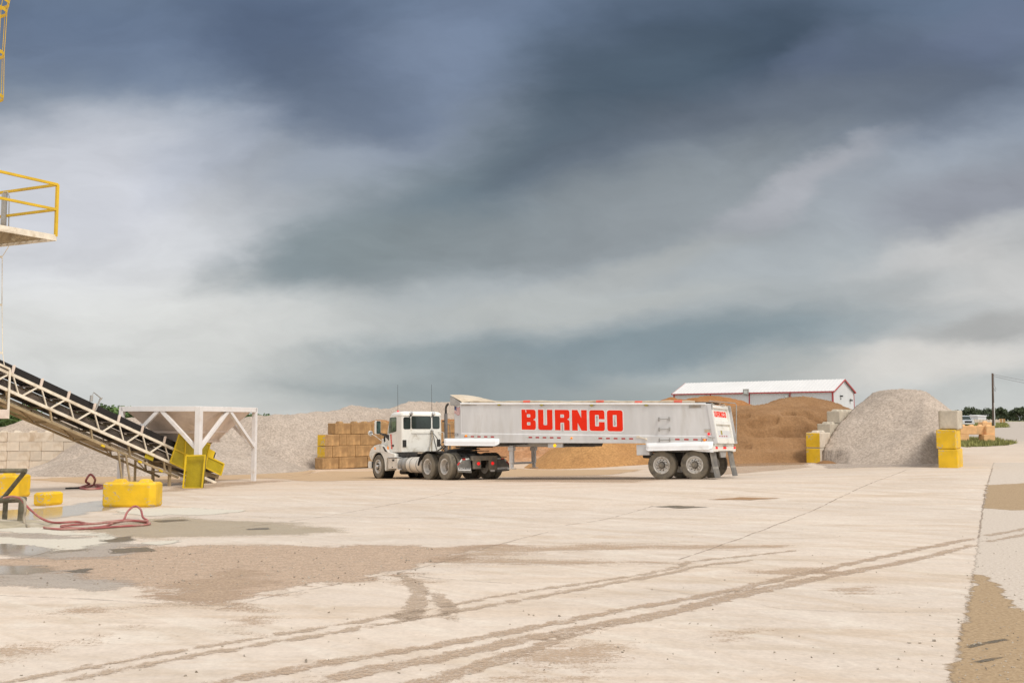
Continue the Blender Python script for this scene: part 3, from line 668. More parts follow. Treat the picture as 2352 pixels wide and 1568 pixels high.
heap('sand_stockpile', 'bright orange sand ridge behind the trailer tailgate', 'sand_orange', sg((1500, 925, 66), (1541, 912.5, 66), (1565, 915.5, 66), (1590, 910.5, 66), (1640, 913.5, 65), (1690, 919, 64), (1724, 928, 63), (1770, 927, 62), (1800, 935, 61)), .16, None, .018, .18)
L0 = Vector((14.3, 47.5, 0)); R0 = Vector((16.66, 38.4, 0))
def cutface(X, Y, H, g):
    """loader-cut face: steep, slumped and ledged below the lip"""
    s = (X-L0.x)*WD.x+(Y-L0.y)*WD.y                                     # metres into the bay
    f = Y-(47.6+.05*(X-12))
    w = fbm(X*.5+3, Y*.2+50); w2 = fbm(X*1.4+11, Y*.5+5)
    q = f+.35*w+.10*w2
    face = g+np.interp(q, [0, .55, 1.15, 1.75, 2.0, 2.55, 2.75, 3.6, 3.8, 6.0], [-.05, .42, .62, 1.15, 1.30, 1.95, 2.25, 2.55, 2.95, 3.9])
    for k, (c, a_, ph_) in enumerate(((1.65, .20, 2.0), (2.05, .24, 9.0), (2.35, .22, 15.0), (2.72, .24, 23.0), (3.05, .22, 31.0), (3.45, .26, 44.0))):
        ctr = c+.34*fbm(X*.42+ph_, 0*X+ph_, 3); m_ = np.clip(fbm(X*.55+ph_*3, 0*X+ph_, 2)*3.2+.25, 0, 1)
        d = q-ctr; face = face-1.7*a_*m_*np.where(d < 0, np.exp(-(d/.20)**2), np.exp(-(d/.07)**2))*(face-g > .5)
    return np.minimum(H, face)
pts_s = (1.05, 2.2)
heap('sand_stockpile', 'brown sand pile with a cut face between the tailgate and the yellow blocks', 'sand_brown', sg((1660, 936, 53.0), (1726, 930, 54.5), (1785, 922, 55.5), (1812, 914, 56.5), (1846, 911.5, 57), (1880, 915, 57.5), (1915, 930, 58))+[rp(1630, 950, 50.6, 1726, 938, 51.0, 1.0, .5), rp(1726, 938, 51, 1800, 936, 51.2, 1.0, .5), rp(1800, 936, 51.2, 1900, 938, 52, 1.0, .5), rp(1700, 940, 53, 1890, 932, 54, 1.0, .8)], .085, behind(L0, -.45), .02, .08, post=cutface)
heap('sand_spill', 'little brown sand spill at the foot of the inner yellow blocks', 'sand_brown', [(L0.x+.25, L0.y-.85, .36, L0.x+.45, L0.y-.9, .34, .55, .12)], .07, None, .02, .05, cat='sand spill')
WD3 = Vector((.423, .906, 0)); WN3 = Vector((.906, -.423, 0)); WD2 = Vector((.515, .857, 0)); WN2 = Vector((.857, -.515, 0)); AZ2 = math.atan2(WD2.y, WD2.x)
rightcut0 = lambda X, Y: (((X-L0.x)*WN.x+(Y-L0.y)*WN.y > .42) | ((X-L0.x)*WD.x+(Y-L0.y)*WD.y < -.05)) & (((X-R0.x)*WN.x+(Y-R0.y)*WN.y < -.35) | ((X-R0.x)*WD.x+(Y-R0.y)*WD.y > 2.4))
def baypost(X, Y, H, g):
    sl_ = (X-L0.x)*WN.x+(Y-L0.y)*WN.y; tl = (X-L0.x)*WD.x+(Y-L0.y)*WD.y; s4 = (X-14.72)*.957-(Y-47.25)*.29
    sr = (X-R0.x)*WN3.x+(Y-R0.y)*WN3.y; tr = (X-R0.x)*WD3.x+(Y-R0.y)*WD3.y
    H = H-.75*np.clip(1.1-s4, 0, 9)*(tl < .15)-1.6*np.clip(sr+.60, 0, 9)*(tr < .1)
    H = np.where((tl >= .0) & (sl_ < .34), -9, H); H = H-.55*np.clip(sr+1.15, 0, 9); H = np.where((tr > .0) & (sr > .12), -9, H)
    return H
heap('gravel_stockpile', 'rounded grey gravel pile between the two yellow block stacks', 'gravel', [rp(2052, 893.0, 53, 2082, 893.0, 51, .56, 1.3), rp(1975, 917, 52.5, 2052, 896, 52.6, .56, 1.0), rp(2100, 897, 50.5, 2160, 912, 49, .56, 1.0), rp(2010, 990, 47.9, 2100, 992, 45.9, .55, .8), rp(1960, 1010, 48.6, 2010, 1000, 48.0, .55, .6)], .09, None, .016, .10, post=baypost)
# ================================================================ BLOCK WALLS
def block_mesh(L, D, H, knobs=True, bev=.03):
    mb = MB(); mb.bb((0, 0, 0), (L, D, H))
    if knobs:
        n = max(1, round(L/.75))
        for i in range(n):
            x = (i+.5)*L/n; a = .17; c = .11
            lo = [(x-a, D/2-a, H-.004), (x+a, D/2-a, H-.004), (x+a, D/2+a, H-.004), (x-a, D/2+a, H-.004)]; hi = [(x-c, D/2-c, H+.10), (x+c, D/2-c, H+.10), (x+c, D/2+c, H+.10), (x-c, D/2+c, H+.10)]
            mb.loft([lo, hi])
    return mb
def put_block(L, D, H, m, loc, rz, label, group, knobs=True, tilt=0.0, cat='concrete block'):
    o = part('concrete_block', block_mesh(L, D, H, knobs), m, None, label, .014 if m == 'conc_pale' and L < 1.349 or m == 'conc_pale' and H < .6 else .03, loc=loc, rz=rz)
    o.rotation_euler = (tilt, tilt*.6, rz)
    return tag(o, label, cat, group)
AZ = math.atan2(WD.y, WD.x)
ordn = ['first', 'second', 'third', 'fourth', 'fifth', 'sixth', 'seventh', 'eighth', 'ninth', 'tenth', 'eleventh', 'twelfth']
course = ['top', 'second', 'third', 'bottom']
BH, BD = .605, .61
starts = [(.72, [1.12, .98, .6, 1.5, 1.5, 1.5, 1.5, 1.5, 1.5]), (.0, [1.02, .52, 1.02, 1.5, 1.5, 1.5, 1.5, 1.5, 1.5, 1.0]), (.0, [.55, 1.08, .55, 1.5, 1.5, 1.5, 1.5, 1.5, 1.5, 1.2]), (-.14, [1.15, 1.1, 1.0, 1.5, 1.5, 1.5, 1.5, 1.5, 1.5])]
for r, (t0, Ls) in enumerate(starts):
    z = -.36+BH*(3-r); t = t0; jog = (.02, 0, .012, .03)[r]
    for j, L in enumerate(Ls):
        o = W0+WD*t+WN*(BD/2+jog*(1 if j % 2 else -.5)); o.z = z
        yel = r in (1, 2) and j == 0
        lab = f'tan block of the wall behind the tractor, {course[r]} course, {ordn[j]} from yellow end'
        if yel: lab = ('upper', 'lower')[r-1]+' tan block with a yellow painted end facing the hopper'
        b = put_block(L-.012, BD, BH-.010, 'conc_sand', o, AZ, lab, 'blocks of the tan bay wall', r == 0)
        if yel:
            e = MB(); e.bb((-.006, .02, .02), (.06, BD-.02, BH-.03)); part('painted_end', e, 'yblock', b, 'yellow painted end')
        t += L
# pale wall at far left
BH2, rowsL = .526, []
def wx(px): return (px-1176)/FPX*56
seq = [[-260, -205, -150, -95, -30, 22, 128, 175, 228, 290], [-250, -190, -130, -75, -25, 22, 50, 102, 151, 205, 262], [-240, -180, -120, -60, -28, 23, 76, 101, 150, 205, 262], [-250, -200, -150, -85, -30, 23, 74, 127, 180, 235]]
for r, s in enumerate(seq):
    for j in range(len(s)-1):
        if s[j+1] < -60: continue
        x0, x1 = wx(s[j]), wx(s[j+1]); z = at(0, 1013.7, 56).z-BH2*r
        vis = [q for q in s if q > -60]; k = j-[i for i in range(len(s)-1) if s[i+1] >= -60][0]
        put_block(x1-x0-.012, .6, BH2-.010, 'conc_pale', (x0, 56.0+(.012 if (j+r) % 2 else -.012), z), 0,
                  f'pale block of the far left wall, {course[r]} course, {ordn[k]} from the left', 'blocks of the pale wall', r == 0)
# bay divider with yellow ends, right of the brown sand
YH, YD = .735, .70
def wall_block(t, r, L, H, D, m, lab, grp, org, knobs, dz=0.0, side=0.0, dr=None):
    o = org+(WD if dr is None else WD2)*t+(WN if dr is None else WN2)*(D/2+side); o.z = gz(org.x, org.y)-.02+H*r+dz
    return put_block(L, D, H-.012, m, o, AZ if dr is None else AZ2, lab, grp, knobs)
for r, nm in ((0, 'lower'), (1, 'upper')):
    b = wall_block(0, r, 1.35, YH, YD, 'conc_pale', f'{nm} yellow ended block between the brown sand and the grey gravel', 'yellow ended bay blocks', L0, r == 1)
    e = MB(); e.bb((-.006, .015, .015), (.10, YD+.004, YH-.02)); part('painted_end', e, 'yblock', b, 'yellow painted end', .03)
for c, (t, n) in enumerate(((1.42, 3), (2.75, 4), (4.1, 4))):
    for r in range(n):
        wall_block(t, r, 1.28, .625, .66, 'conc_grey', f'bare grey block beside the grey gravel, {("near", "middle", "far")[c]} column, {ordn[r]} from the ground', 'grey blocks of the stepped divider', L0, r == n-1)
# right hand stack
RH, RD = .745, .70
for r, nm in ((0, 'bottom'), (1, 'middle')):
    wall_block(0, r, 1.45, RH, RD, 'yblock', f'{nm} yellow block of the stack at the right end of the grey gravel', 'blocks of the right hand stack', R0, r == 1, side=(.05, 0)[r], dr=1)
wall_block(.12, 2, 1.45, RH*.97, RD-.05, 'conc_grey', 'bare grey block on top of the right hand yellow stack', 'blocks of the right hand stack', R0, False, .06, .10, 1)
for c in range(4):
    for r in range(3):
        o = R0+WD3*(1.75+1.5*c)+WN3*.36; o.z = gz(o.x, o.y)-.03+RH*r*(1-.02*c)
        put_block(1.49, .66, RH-.014, 'conc_grey', o, math.atan2(WD3.y, WD3.x), f'grey block hidden behind the right hand yellow stack, {ordn[c]} back, {ordn[r]} up', 'blocks of the right hand stack', False)
# peach blocks by the road, far right
pbase = at(1176, 1016, 77).z
def px_block(px0, px1, Y, zb, H, D, lab, rz=0.0):
    a = at(px0, 1000, Y); b = at(px1, 1000, Y)
    return put_block(b.x-a.x, D, H, 'conc_orange', (a.x, Y, zb), rz, lab, 'peach blocks by the road')
px_block(2204, 2226, 77, pbase, .62, .7, 'peach block on the grass, left foot of the peach block gate')
px_block(2260, 2286, 76.6, pbase, .62, .9, 'peach block on the grass, right foot of the peach block gate')
px_block(2207, 2266, 77, pbase+.62, .66, .75, 'long peach block laid across the two peach feet')
px_block(2266, 2286, 76.7, pbase+.62, .66, .9, 'upper right peach block above the right foot')
px_block(2258, 2279, 78.6, pbase+.9, .66, .8, 'peach block standing highest at the back of the peach gate')
# ================================================================ SHED BUILDING
def building():
    Y0 = 150.0; ph = R_(38)
    c = at(1915, 965, Y0); dx = Vector((-math.cos(ph), math.sin(ph), 0)); dy = Vector((math.sin(ph), math.cos(ph), 0))
    w = .0208*Y0/(math.sin(ph)-.3439*math.cos(ph)); L = .16*Y0/(math.cos(ph)+.1631*math.sin(ph))
    zb = gz(c.x, c.y)-.3; ez = at(1915, 897.6, Y0).z-zb; rz_ = (965-872)/FPX*(Y0+w/2*dy.y)*1.0+CAMH-zb
    # frame axes: x along the long side (to the left), y across the gable
    m = Matrix((dx, dy, (0, 0, 1))).transposed().to_4x4(); m.translation = (c.x, c.y, zb)
    t = thing('metal_building', 'long white metal building with red trim behind the sand piles', 'building', matrix=m)
    ez_l = ez-.0
    mb = MB()
    n = int(L/.3)
    pts = []
    for i in range(n*4):
        x = i*L/(n*4); k = i % 4; pts.append((x, 0 if k in (1, 2) else .035))
    pts.append((L, .035))
    mb.add([(x, y, 0) for x, y in pts]+[(x, y, ez) for x, y in pts], [(i, i+1, len(pts)+i+1, len(pts)+i) for i in range(len(pts)-1)])
    mb.add([(0, .03, 0), (0, w, 0), (0, w, ez), (0, w/2, rz_), (0, .03, ez)], [(0, 1, 2, 3, 4)])
    mb.add([(L, .03, 0), (L, w, 0), (L, w, ez), (L, w/2, rz_), (L, .03, ez)], [(4, 3, 2, 1, 0)])
    mb.add([(0, w, 0), (L, w, 0), (L, w, ez), (0, w, ez)], [(0, 1, 2, 3)])
    part('wall', mb, 'bld_white', t)
    mb = MB(); o = .25; sl = (rz_-ez)/(w/2)
    for s in (0, 1):
        y0 = -o if s == 0 else w+o; n = int((L+2*o)/.6); ps = []
        for i in range(n+1):
            x = -o+(L+2*o)*i/n
            for d, h in ((0, 0), (.03, .05), (.07, .05), (.10, 0)): ps.append((min(x+d, L+o), h))
        mb.add([(x, y0, ez-o*sl+.10+h) for x, h in ps]+[(x, w/2, rz_+.10+h) for x, h in ps], [(i, i+1, len(ps)+i+1, len(ps)+i) for i in range(len(ps)-1)])
    part('roof', mb, 'bld_roof', t)
    mb = MB()
    mb.beam((-o, -o, ez-o*sl), (L+o, -o, ez-o*sl), .16, .19); mb.beam((-o, w+o, ez-o*sl), (L+o, w+o, ez-o*sl), .16, .19)
    for x in (-o, L+o):
        mb.beam((x, -o, ez-o*sl), (x, w/2, rz_), .12, .2); mb.beam((x, w+o, ez-o*sl), (x, w/2, rz_), .12, .2)
    for x in (.06, L-.06): mb.bb((x-.13, -.05, 0), (x+.13, .03, ez))
    mb.bb((-.05, w-.12, 0), (.02, w+.06, ez))
    for k in range(1, 4): mb.bb((L*k/4-.09, -.045, 0), (L*k/4+.09, .03, ez-.1))
    part('trim', mb, 'bld_red', t)
    for k, (x, z, s) in enumerate(((L*.515, ez+.1, .9), (L*.775, ez-.7, .55), (L*.265, ez-.7, .55))):
        mb = MB(); mb.box((x, -.30, z), (s, .3, s)); mb.bb((x-s*.32, -.47, z-s*.3), (x+s*.32, -.45, z+s*.3), 1); mb.beam((x, -.3, z-s*.5), (x, .05, z-s*.7), .08, .08)
        part('wall_lamp', mb, ('steel_grey', 'white_tape'), t)
    for y in (w*.34, w*.80):
        mb = MB(); mb.box((-.2, y, ez*.88 if y < w/2 else ez*.78), (.3, .5, .22)); mb.beam((-.2, y, ez*.82), (.05, y, ez*.80), .07, .07); part('flood_lamp', mb, 'black', t)
building()
# ================================================================ WHEELS
def tyre_mesh(r, w, dual=False):
    mb = MB(); h = w/2; rr = r*.56
    prof = [(-h*.80, rr), (-h*.98, rr+.03), (-h, r*.72), (-h*.97, r*.86), (-h*.90, r*.955), (-h*.78, r*.985)]
    n = 4; xs = np.linspace(-h*.78, h*.78, n*4+1)
    for i, x in enumerate(xs[1:], 1):
        g = i % 4 == 0 and i < len(xs)-1
        prof.append((x-.006, r*.985 if abs(x) > h*.7 else r))
        if g: prof += [(x-.005, r-.014), (x+.005, r-.014), (x+.006, r)]
    prof += [(h*.90, r*.955), (h*.97, r*.86), (h, r*.72), (h*.98, rr+.03), (h*.80, rr)]
    mb.lathe(prof, n=40); return mb
def rim_mesh(r, w, kind):
    """outer face towards +y"""
    mb = MB(); h = w/2; ro = r*.60; ri = r*.53
    if kind == 'deep':
        d = -h*.45; prof = [(h*.96, ri+.012), (h*.98, ro), (h*.99, ri+.01), (h*.9, ri-.005), (d+.04, ri-.03), (d, ri-.05), (d, .16), (d+.05, .15)]
    elif kind == 'front':
        d = h*.55; prof = [(h*.92, ro), (h*.97, ri+.01), (h*.85, ri-.01), (d-.03, ri-.035), (d, ri-.05), (d+.05, .15), (d+.06, .14)]
    else:
        d = h*.62; prof = [(h*.94, ro), (h*.99, ri+.012), (h*.9, ri-.008), (d+.01, ri-.03), (d, ri-.045), (d+.015, .15), (d+.02, .13)]
    mb.lathe(prof, n=40)
    mb.lathe([(h*.95, ro), (-h*.9, ro), (-h*.9, .10), (-h*.5, .08)], n=32)
    hd = prof[-3][0]
    for k in range(10):
        a = 2*math.pi*(k+.3)/10; R = (ri-.05)*.80
        c = (R*math.cos(a), hd+.004 if kind != 'front' else hd+.012, R*math.sin(a)); mb.cyl(c, (c[0], c[1]+.006, c[2]), .027, 10, 1)
    for k in range(10):
        a = 2*math.pi*k/10; c = (.135*math.cos(a)*1.12, hd, .135*math.sin(a)*1.12)
        mb.cyl(c, (c[0], c[1]+(.06 if kind != 'front' else .075), c[2]), .014, 6, 2)
    return mb
def hub_mesh(r, w, kind):
    h = w/2; d = {'deep': -h*.45, 'front': h*.55, 'flush': h*.62}[kind]
    L = {'deep': .10, 'front': .13, 'flush': .12}[kind]; q = {'deep': .11, 'front': .085, 'flush': .105}[kind]
    mb = MB(); mb.lathe([(d-.02, q+.02), (d+L*.5, q), (d+L*.9, q*.92), (d+L, q*.7), (d+L, .0)], n=24)
    mb.cyl((0, d+L, 0), (0, d+L+.02, 0), q*.45, 12)
    return mb
def wheel_set(r, w, kind):
    return (rim_mesh(r, w, kind).mesh('wheel', ('rim', 'hole', 'hub')), tyre_mesh(r, w).mesh('tyre', 'tyre'), hub_mesh(r, w, kind).mesh('hub', 'hub' if kind != 'front' else 'chrome'))
def put_wheel(meshes, parent, loc, left=True, spin=0.0, label=None):
    o = link('wheel', meshes[0], parent, label, loc=loc); o.rotation_euler = (0, spin, 0 if left else math.pi)
    link('tyre', meshes[1], o); link('hub', meshes[2], o); return o
# ================================================================ TRAILER
def zt(x): return 2.605+.0368*x
def zb(x): return 1.255+.021*x
def zs(x): return 1.505+.0325*x
def trailer():
    t = thing('dump_trailer', 'long silver dump trailer with big red block letters along its side', 'trailer', matrix=TRAIL)
    HW = 1.28
    # tub: plan outline with eased front corners, lofted from floor to rail
    def ring(top):
        out = []
        for x, y in ((-.55 if top else -.77, -HW), (2, -HW), (5, -HW), (9.3, -HW), (9.62, -HW+.07), (9.8, -HW+.32), (9.8, 0), (9.8, HW-.32), (9.62, HW-.07), (9.3, HW), (5, HW), (2, HW), (-.55 if top else -.77, HW)):
            out.append((x, y, (zt(x) if x < 9.2 else 2.945) if top else zb(x)))
        return out
    mb = MB(); mb.loft([ring(False), ring(True)])
    body = part('body', mb, 'alu', t, bevel=.012)
    mb = MB()
    for s in (1, -1):
        mb.loft([[(x, s*HW, zb(x)-.012), (x, s*(HW+.035), zb(x)-.012), (x, s*(HW+.035), zs(x)-.03), (x, s*HW, zs(x)+.012)] for x in (-.70, 2, 5, 7.5, 9.31)])
    mb.beam((-.60, HW+.012, 2.585), (-.80, HW+.012, 1.22), .13, .03, up=(0, 1, 0)); mb.beam((-.60, -HW-.012, 2.585), (-.80, -HW-.012, 1.22), .13, .03, up=(0, 1, 0))
    for s in (1, -1): mb.beam((9.31, s*(HW+.008), 1.62), (9.31, s*(HW+.008), 2.94), .05, .02, up=(0, 1, 0))
    part('lower_rail', mb, 'alu', t, bevel=.006)
    mb = MB()
    for s in (1, -1):
        mb.tube([(x, s*(HW+.015), zt(x)+.005) for x in (9.32, 6, 3, -.5)], .036, 8)
    part('top_rail', mb, 'alu_bright', t)
    # tarp: rolled edges, flat cover, domed front
    mb = MB()
    mb.grid(lambda u, v: ((9.2-9.7*u), (-1.27+2.54*v), zt(9.2-9.7*u)+.075+.035*math.cos((v-.5)*math.pi)+.012*math.sin(u*60)*math.sin(v*3.1)), 120, 10)
    for s in (1, -1):
        mb.tube([(x, s*(HW-.02), zt(x)+.075+.012*math.sin(x*2.3)+.006*math.sin(x*9)) for x in np.linspace(8.9, -.1, 60)], .045, 8)
    for i in range(5): mb.tube([(-.62-.22*math.sin(i), HW-.3-.45*i, zt(-.6)+.05), (-.72, HW-.35-.45*i, zt(-.6)-.03)], .012, 5)
    tp = part('tarp', mb, 'tarp', t)
    for x0, x1, s in ((6.57, 6.28, 1), (3.59, 3.29, 1), (2.1, 1.82, 1), (.64, .34, 1)):
        mb = MB(); mb.tube([(x0, HW-.018, zt(x0)+.078+.012*math.sin(x0*2.3)), (x1, HW-.018, zt(x1)+.078+.012*math.sin(x1*2.3))], .049, 8); part('tarp_patch', mb, 'tarp_red', tp)
    mb = MB()
    def dome(u, v):
        y = -1.28+2.56*v; x = 9.81-1.75*u; rail = zt(x)+.07
        e = .265*(1-u/(.30+.70*math.cos((v-.5)*math.pi)**.8)) if u < (.30+.70*math.cos((v-.5)*math.pi)**.8) else 0
        e = max(e, 0)*(1+.18*math.cos((v-.5)*math.pi))
        return (x, y, rail+e+(.02 if e > 0 else -.03))
    mb.grid(dome, 26, 22)
    part('tarp_hood', mb, 'tarp', t, 'humped front end of the tarp')
    mb = MB()
    for s in (1, -1):
        mb.prism([(9.80, 2.90), (9.80, 3.24), (9.70, 3.245), (9.30, 2.995), (9.30, 2.90)], lambda u, v, d: (u, d, v), s*1.285, s*1.255)
    mb.bb((9.78, -1.26, 2.90), (9.80, 1.26, 3.25))
    part('front_wing_plate', mb, 'steel_grey', t)
    # lettering
    xl, zl, hh, sx = 6.655, 1.885, .755, .785
    mapL = lambda dy: (lambda u, v: (xl-u*sx, HW+dy, zl-.0405*u*sx+v*hh))
    mb = MB(); caps_mesh(mb, 'BURNCO', mapL(.003), grow=.055); part('letter_border', mb, 'white_decal', t)
    mb = MB(); caps_mesh(mb, 'BURNCO', mapL(.006))
    lt = part('lettering', mb, 'red_decal', t)
    mb = MB(); mb.flat([[(6.49, 2.61), (6.475, 2.54), (6.46, 2.50), (6.45, 2.58), (6.462, 2.62)]], lambda u, v: (u, HW+.009, v)); part('paint_chip', mb, 'white_decal', lt)
    # unit number
    vs, fs = text_tris('TG128', .15); mb = MB(); mb.add([(9.775-x*.78, HW+.012-max(0, (9.775-x*.78)-9.3)*.16, 1.715+y-.03*x) for x, y, z in vs], fs)
    for i, v in enumerate(mb.v): mb.v[i] = v
    part('unit_number', mb, 'dark_text', t)
    # flag decal, waving
    mb = MB()
    def fl(u, v):
        x = 9.64-.28*u-.02*v*0; z = 2.845-.265*v-.035*u+.022*math.sin(u*7+.5)-.03*u*v
        y = HW+.010-max(0, x-9.3)*.19
        return (x, y+.004, z)
    nu = 20
    for r in range(13):
        v0, v1 = r/13, (r+1)/13
        for i in range(nu):
            u0, u1 = i/nu, (i+1)/nu; mi = 2 if (r < 7 and u1 <= .42) else (0 if r % 2 == 0 else 1)
            mb.add([fl(u0, v0), fl(u1, v0), fl(u1, v1), fl(u0, v1)], [(0, 1, 2, 3)], mi)
    part('flag_decal', mb, ('red_tape', 'white_decal', 'navy'), t)
    # reflective tape
    for x0, x1, n in ((9.30, 7.83, 10), (6.50, 5.03, 10), (3.67, 2.19, 10), (.80, -.67, 9)):
        mb = MB(); d = (x1-x0)/n; z = lambda x: 1.385+.0325*(x-.4)+.006
        for i in range(n):
            a, b = x0+d*i, x0+d*(i+1)
            mb.add([(a, HW+.039, z(a)-.026), (b, HW+.039, z(b)-.026), (b, HW+.039, z(b)+.026), (a, HW+.039, z(a)+.026)], [(0, 1, 2, 3)], 1 if i % 2 else 0)
        part('reflective_tape', mb, ('white_tape', 'red_tape'), t)
    def lens(name, x, y, z, r, m, ax='y', d=.03, lab=None):
        mb = MB(); mb.lathe([(0, r), (d*.6, r*.95), (d, r*.6), (d*1.1, 0)], (x, y, z), ax, 16); return part(name, mb, m, t, lab)
    lens('marker_lamp', 9.07, HW+.036, 1.70, .045, 'amber'); lens('marker_lamp', 4.59, HW+.036, 1.52, .04, 'amber'); lens('marker_lamp', -.42, HW+.036, 1.355, .04, 'amber')
    lens('marker_lamp', -.57, HW+.02, 1.56, .045, 'red_on', lab='red marker lamp')
    # rungs, latches, plates
    for x, z in ((1.02, 2.115), (1.02, 1.76), (1.02, 1.385)):
        mb = MB()
        for s in (-.19, .19): mb.bb((x+s-.02, HW, z-.065), (x+s+.02, HW+.05, z+.065))
        mb.tube([(x-.19, HW+.09, z), (x+.19, HW+.09, z)], .015, 8)
        for s in (-.19, .19): mb.tube([(x+s, HW, z), (x+s, HW+.09, z)], .015, 6)
        part('rung', mb, 'steel_grey', t)
    for x, z in ((7.6, 2.845), (5.79, 2.775), (3.76, 2.69), (1.66, 2.62)):
        mb = MB(); mb.box((x, HW+.03, z), (.10, .05, .05), 0); mb.beam((x-.1, HW+.02, z+.01), (x+.1, HW+.02, z+.01), .02, .04, 1); part('tarp_latch', mb, ('dull_yellow', 'steel_grey'), t)
    mb = MB(); mb.bb((.11, HW, 2.475), (-.32, HW+.015, 2.575)); part('cover_plate', mb, 'steel_grey', t)
    mb = MB(); mb.bb((9.3, HW, 2.87), (8.6, HW+.012, 2.91)); part('cover_plate', mb, 'steel_grey', t)
    mb = MB(); mb.beam((1.95, HW+.05, 1.50), (1.72, HW+.06, 1.44), .03, .03); mb.box((2.0, HW+.04, 1.51), (.12, .03, .09)); mb.box((1.70, HW+.06, 1.43), (.06, .05, .06)); part('tie_hook', mb, 'cream', t)
    mb = MB(); mb.bb((-.42, HW+.004, 1.70), (-.62, HW+.010, 1.62), 0); mb.bb((-.40, HW+.004, 1.715), (-.64, HW+.012, 1.725), 1); part('data_plate', mb, ('tarp', 'steel_grey'), t)
    mb = MB(); mb.tube([(-.33, HW+.06, 1.46), (-.32, HW+.06, 1.26)], .012, 6); mb.tube([(-.55, HW+.04, 1.46), (-.78, HW+.06, 1.43)], .014, 6); part('gate_latch', mb, 'steel_grey', t)
    # tailgate
    mb = MB()
    def tg(y, k, d=0): # k 0 bottom .. 1 top
        return (-.745+.20*k-d, y*.95, 1.235+1.325*k)
    for a, b, c, d in ((-1.12, 1.12, 0, 1),): mb.loft([[tg(a, c), tg(b, c), tg(b, d), tg(a, d)], [tg(a, c, .02), tg(b, c, .02), tg(b, d, .02), tg(a, d, .02)]])
    gate = part('tailgate', mb, 'truck_white', t, bevel=.008)
    mb = MB()
    def fr(y0, y1, k0, k1): mb.loft([[tg(y0, k0, .018), tg(y1, k0, .018), tg(y1, k1, .018), tg(y0, k1, .018)], [tg(y0, k0, .085), tg(y1, k0, .085), tg(y1, k1, .085), tg(y0, k1, .085)]])
    fr(-1.12, -.98, 0, 1); fr(.98, 1.12, 0, 1); fr(-.98, .98, 0, .14); fr(-.98, .98, .93, 1); fr(-.98, .98, .50, .60)
    part('gate_frame', mb, 'truck_white', gate, bevel=.01)
    mb = MB(); caps_mesh(mb, 'BURNCO', lambda u, v: tg(.93-u*.345, .70+v*.155, .024)); part('gate_lettering', mb, 'red_decal', gate)
    mb = MB()
    mb.add([tg(.30, .23, .026), tg(.12, .23, .026), tg(.12, .34, .026), tg(.30, .34, .026)], [(0, 1, 2, 3)], 0)
    for y in (.62, .30, .0, -.32): mb.add([tg(y, .175, .026), tg(y-.16, .175, .026), tg(y-.16, .205, .026), tg(y, .205, .026)], [(0, 1, 2, 3)], 1)
    part('gate_sticker', mb, ('dull_yellow', 'red_tape'), gate)
    for s in (1, -1):
        mb = MB(); mb.beam((-.50, s*1.2, 2.60), (-.70, s*1.2, 1.22), .16, .14, up=(0, 1, 0)); part('corner_post', mb, 'alu', t, bevel=.01)
    for s in (1, -1): mb = MB(); mb.box((-.62, s*1.15, 2.50), (.13, .12, .22)); part('gate_hinge', mb, 'steel_grey', t, bevel=.015)
    mb = MB(); mb.tube([(-.60, -1.15, 2.72), (-.86, -1.22, 2.70), (-.90, -1.24, 2.62), (-.84, -1.24, 1.30)], .018, 6); mb.tube([(-.55, 1.05, 2.70), (-.72, 0, 2.70), (-.86, -1.22, 2.70)], .016, 6); part('tarp_arm', mb, 'steel_grey', t)
    # rear sill with lamps
    mb = MB(); mb.bb((-.74, -1.22, .97), (-.62, 1.22, 1.225)); mb.bb((-.78, .95, .95), (-.60, 1.36, 1.14)); mb.bb((-.78, -1.36, .95), (-.60, -.95, 1.14)); part('rear_sill', mb, 'truck_white', t, bevel=.01)
    for ys in ((1.22, 1.10), (.12, 0, -.12), (-1.10, -1.22)):
        mb = MB()
        for y in ys: mb.lathe([(0, .040), (-.02, .038), (-.03, .02), (-.032, 0)], (-.745 if len(ys) == 3 else -.785, y, 1.08), 'x', 14, 0)
        for y in ys: mb.bb((-.81, y-.055, 1.135), (-.74, y+.055, 1.143), 1)
        part('tail_lamp', mb, ('red_on', 'black'), t)
    mb = MB(); mb.prism([(-.42, .97), (.42, .97), (.28, .74), (-.28, .74)], lambda u, v, d: (d, u, v), -.69, -.63); part('hitch_plate', mb, 'steel_grey', t, bevel=.01)
    for s in (1, -1):
        a_, b_, x_ = (1.40, .70, -.62) if s > 0 else (1.24, .58, -.70)
        mb = MB(); mb.loft([[(x_+dx, s*a_, z), (x_+dx, s*b_, z), (x_+dx+.015, s*b_, z), (x_+dx+.015, s*a_, z)] for dx, z in ((0, .96), (-.06, .5), (-.15, .07))])
        fp = part('mud_flap', mb, 'flap', t)
        mb = MB(); mb.loft([[(x_+dx-.004, s*(a_-.01), z), (x_+dx-.004, s*(b_+.01), z), (x_+dx+.012, s*(b_+.01), z), (x_+dx+.012, s*(a_-.01), z)] for dx, z in ((-.072, .44), (-.087, .36))]); part('flap_band', mb, 'flap_light', fp)
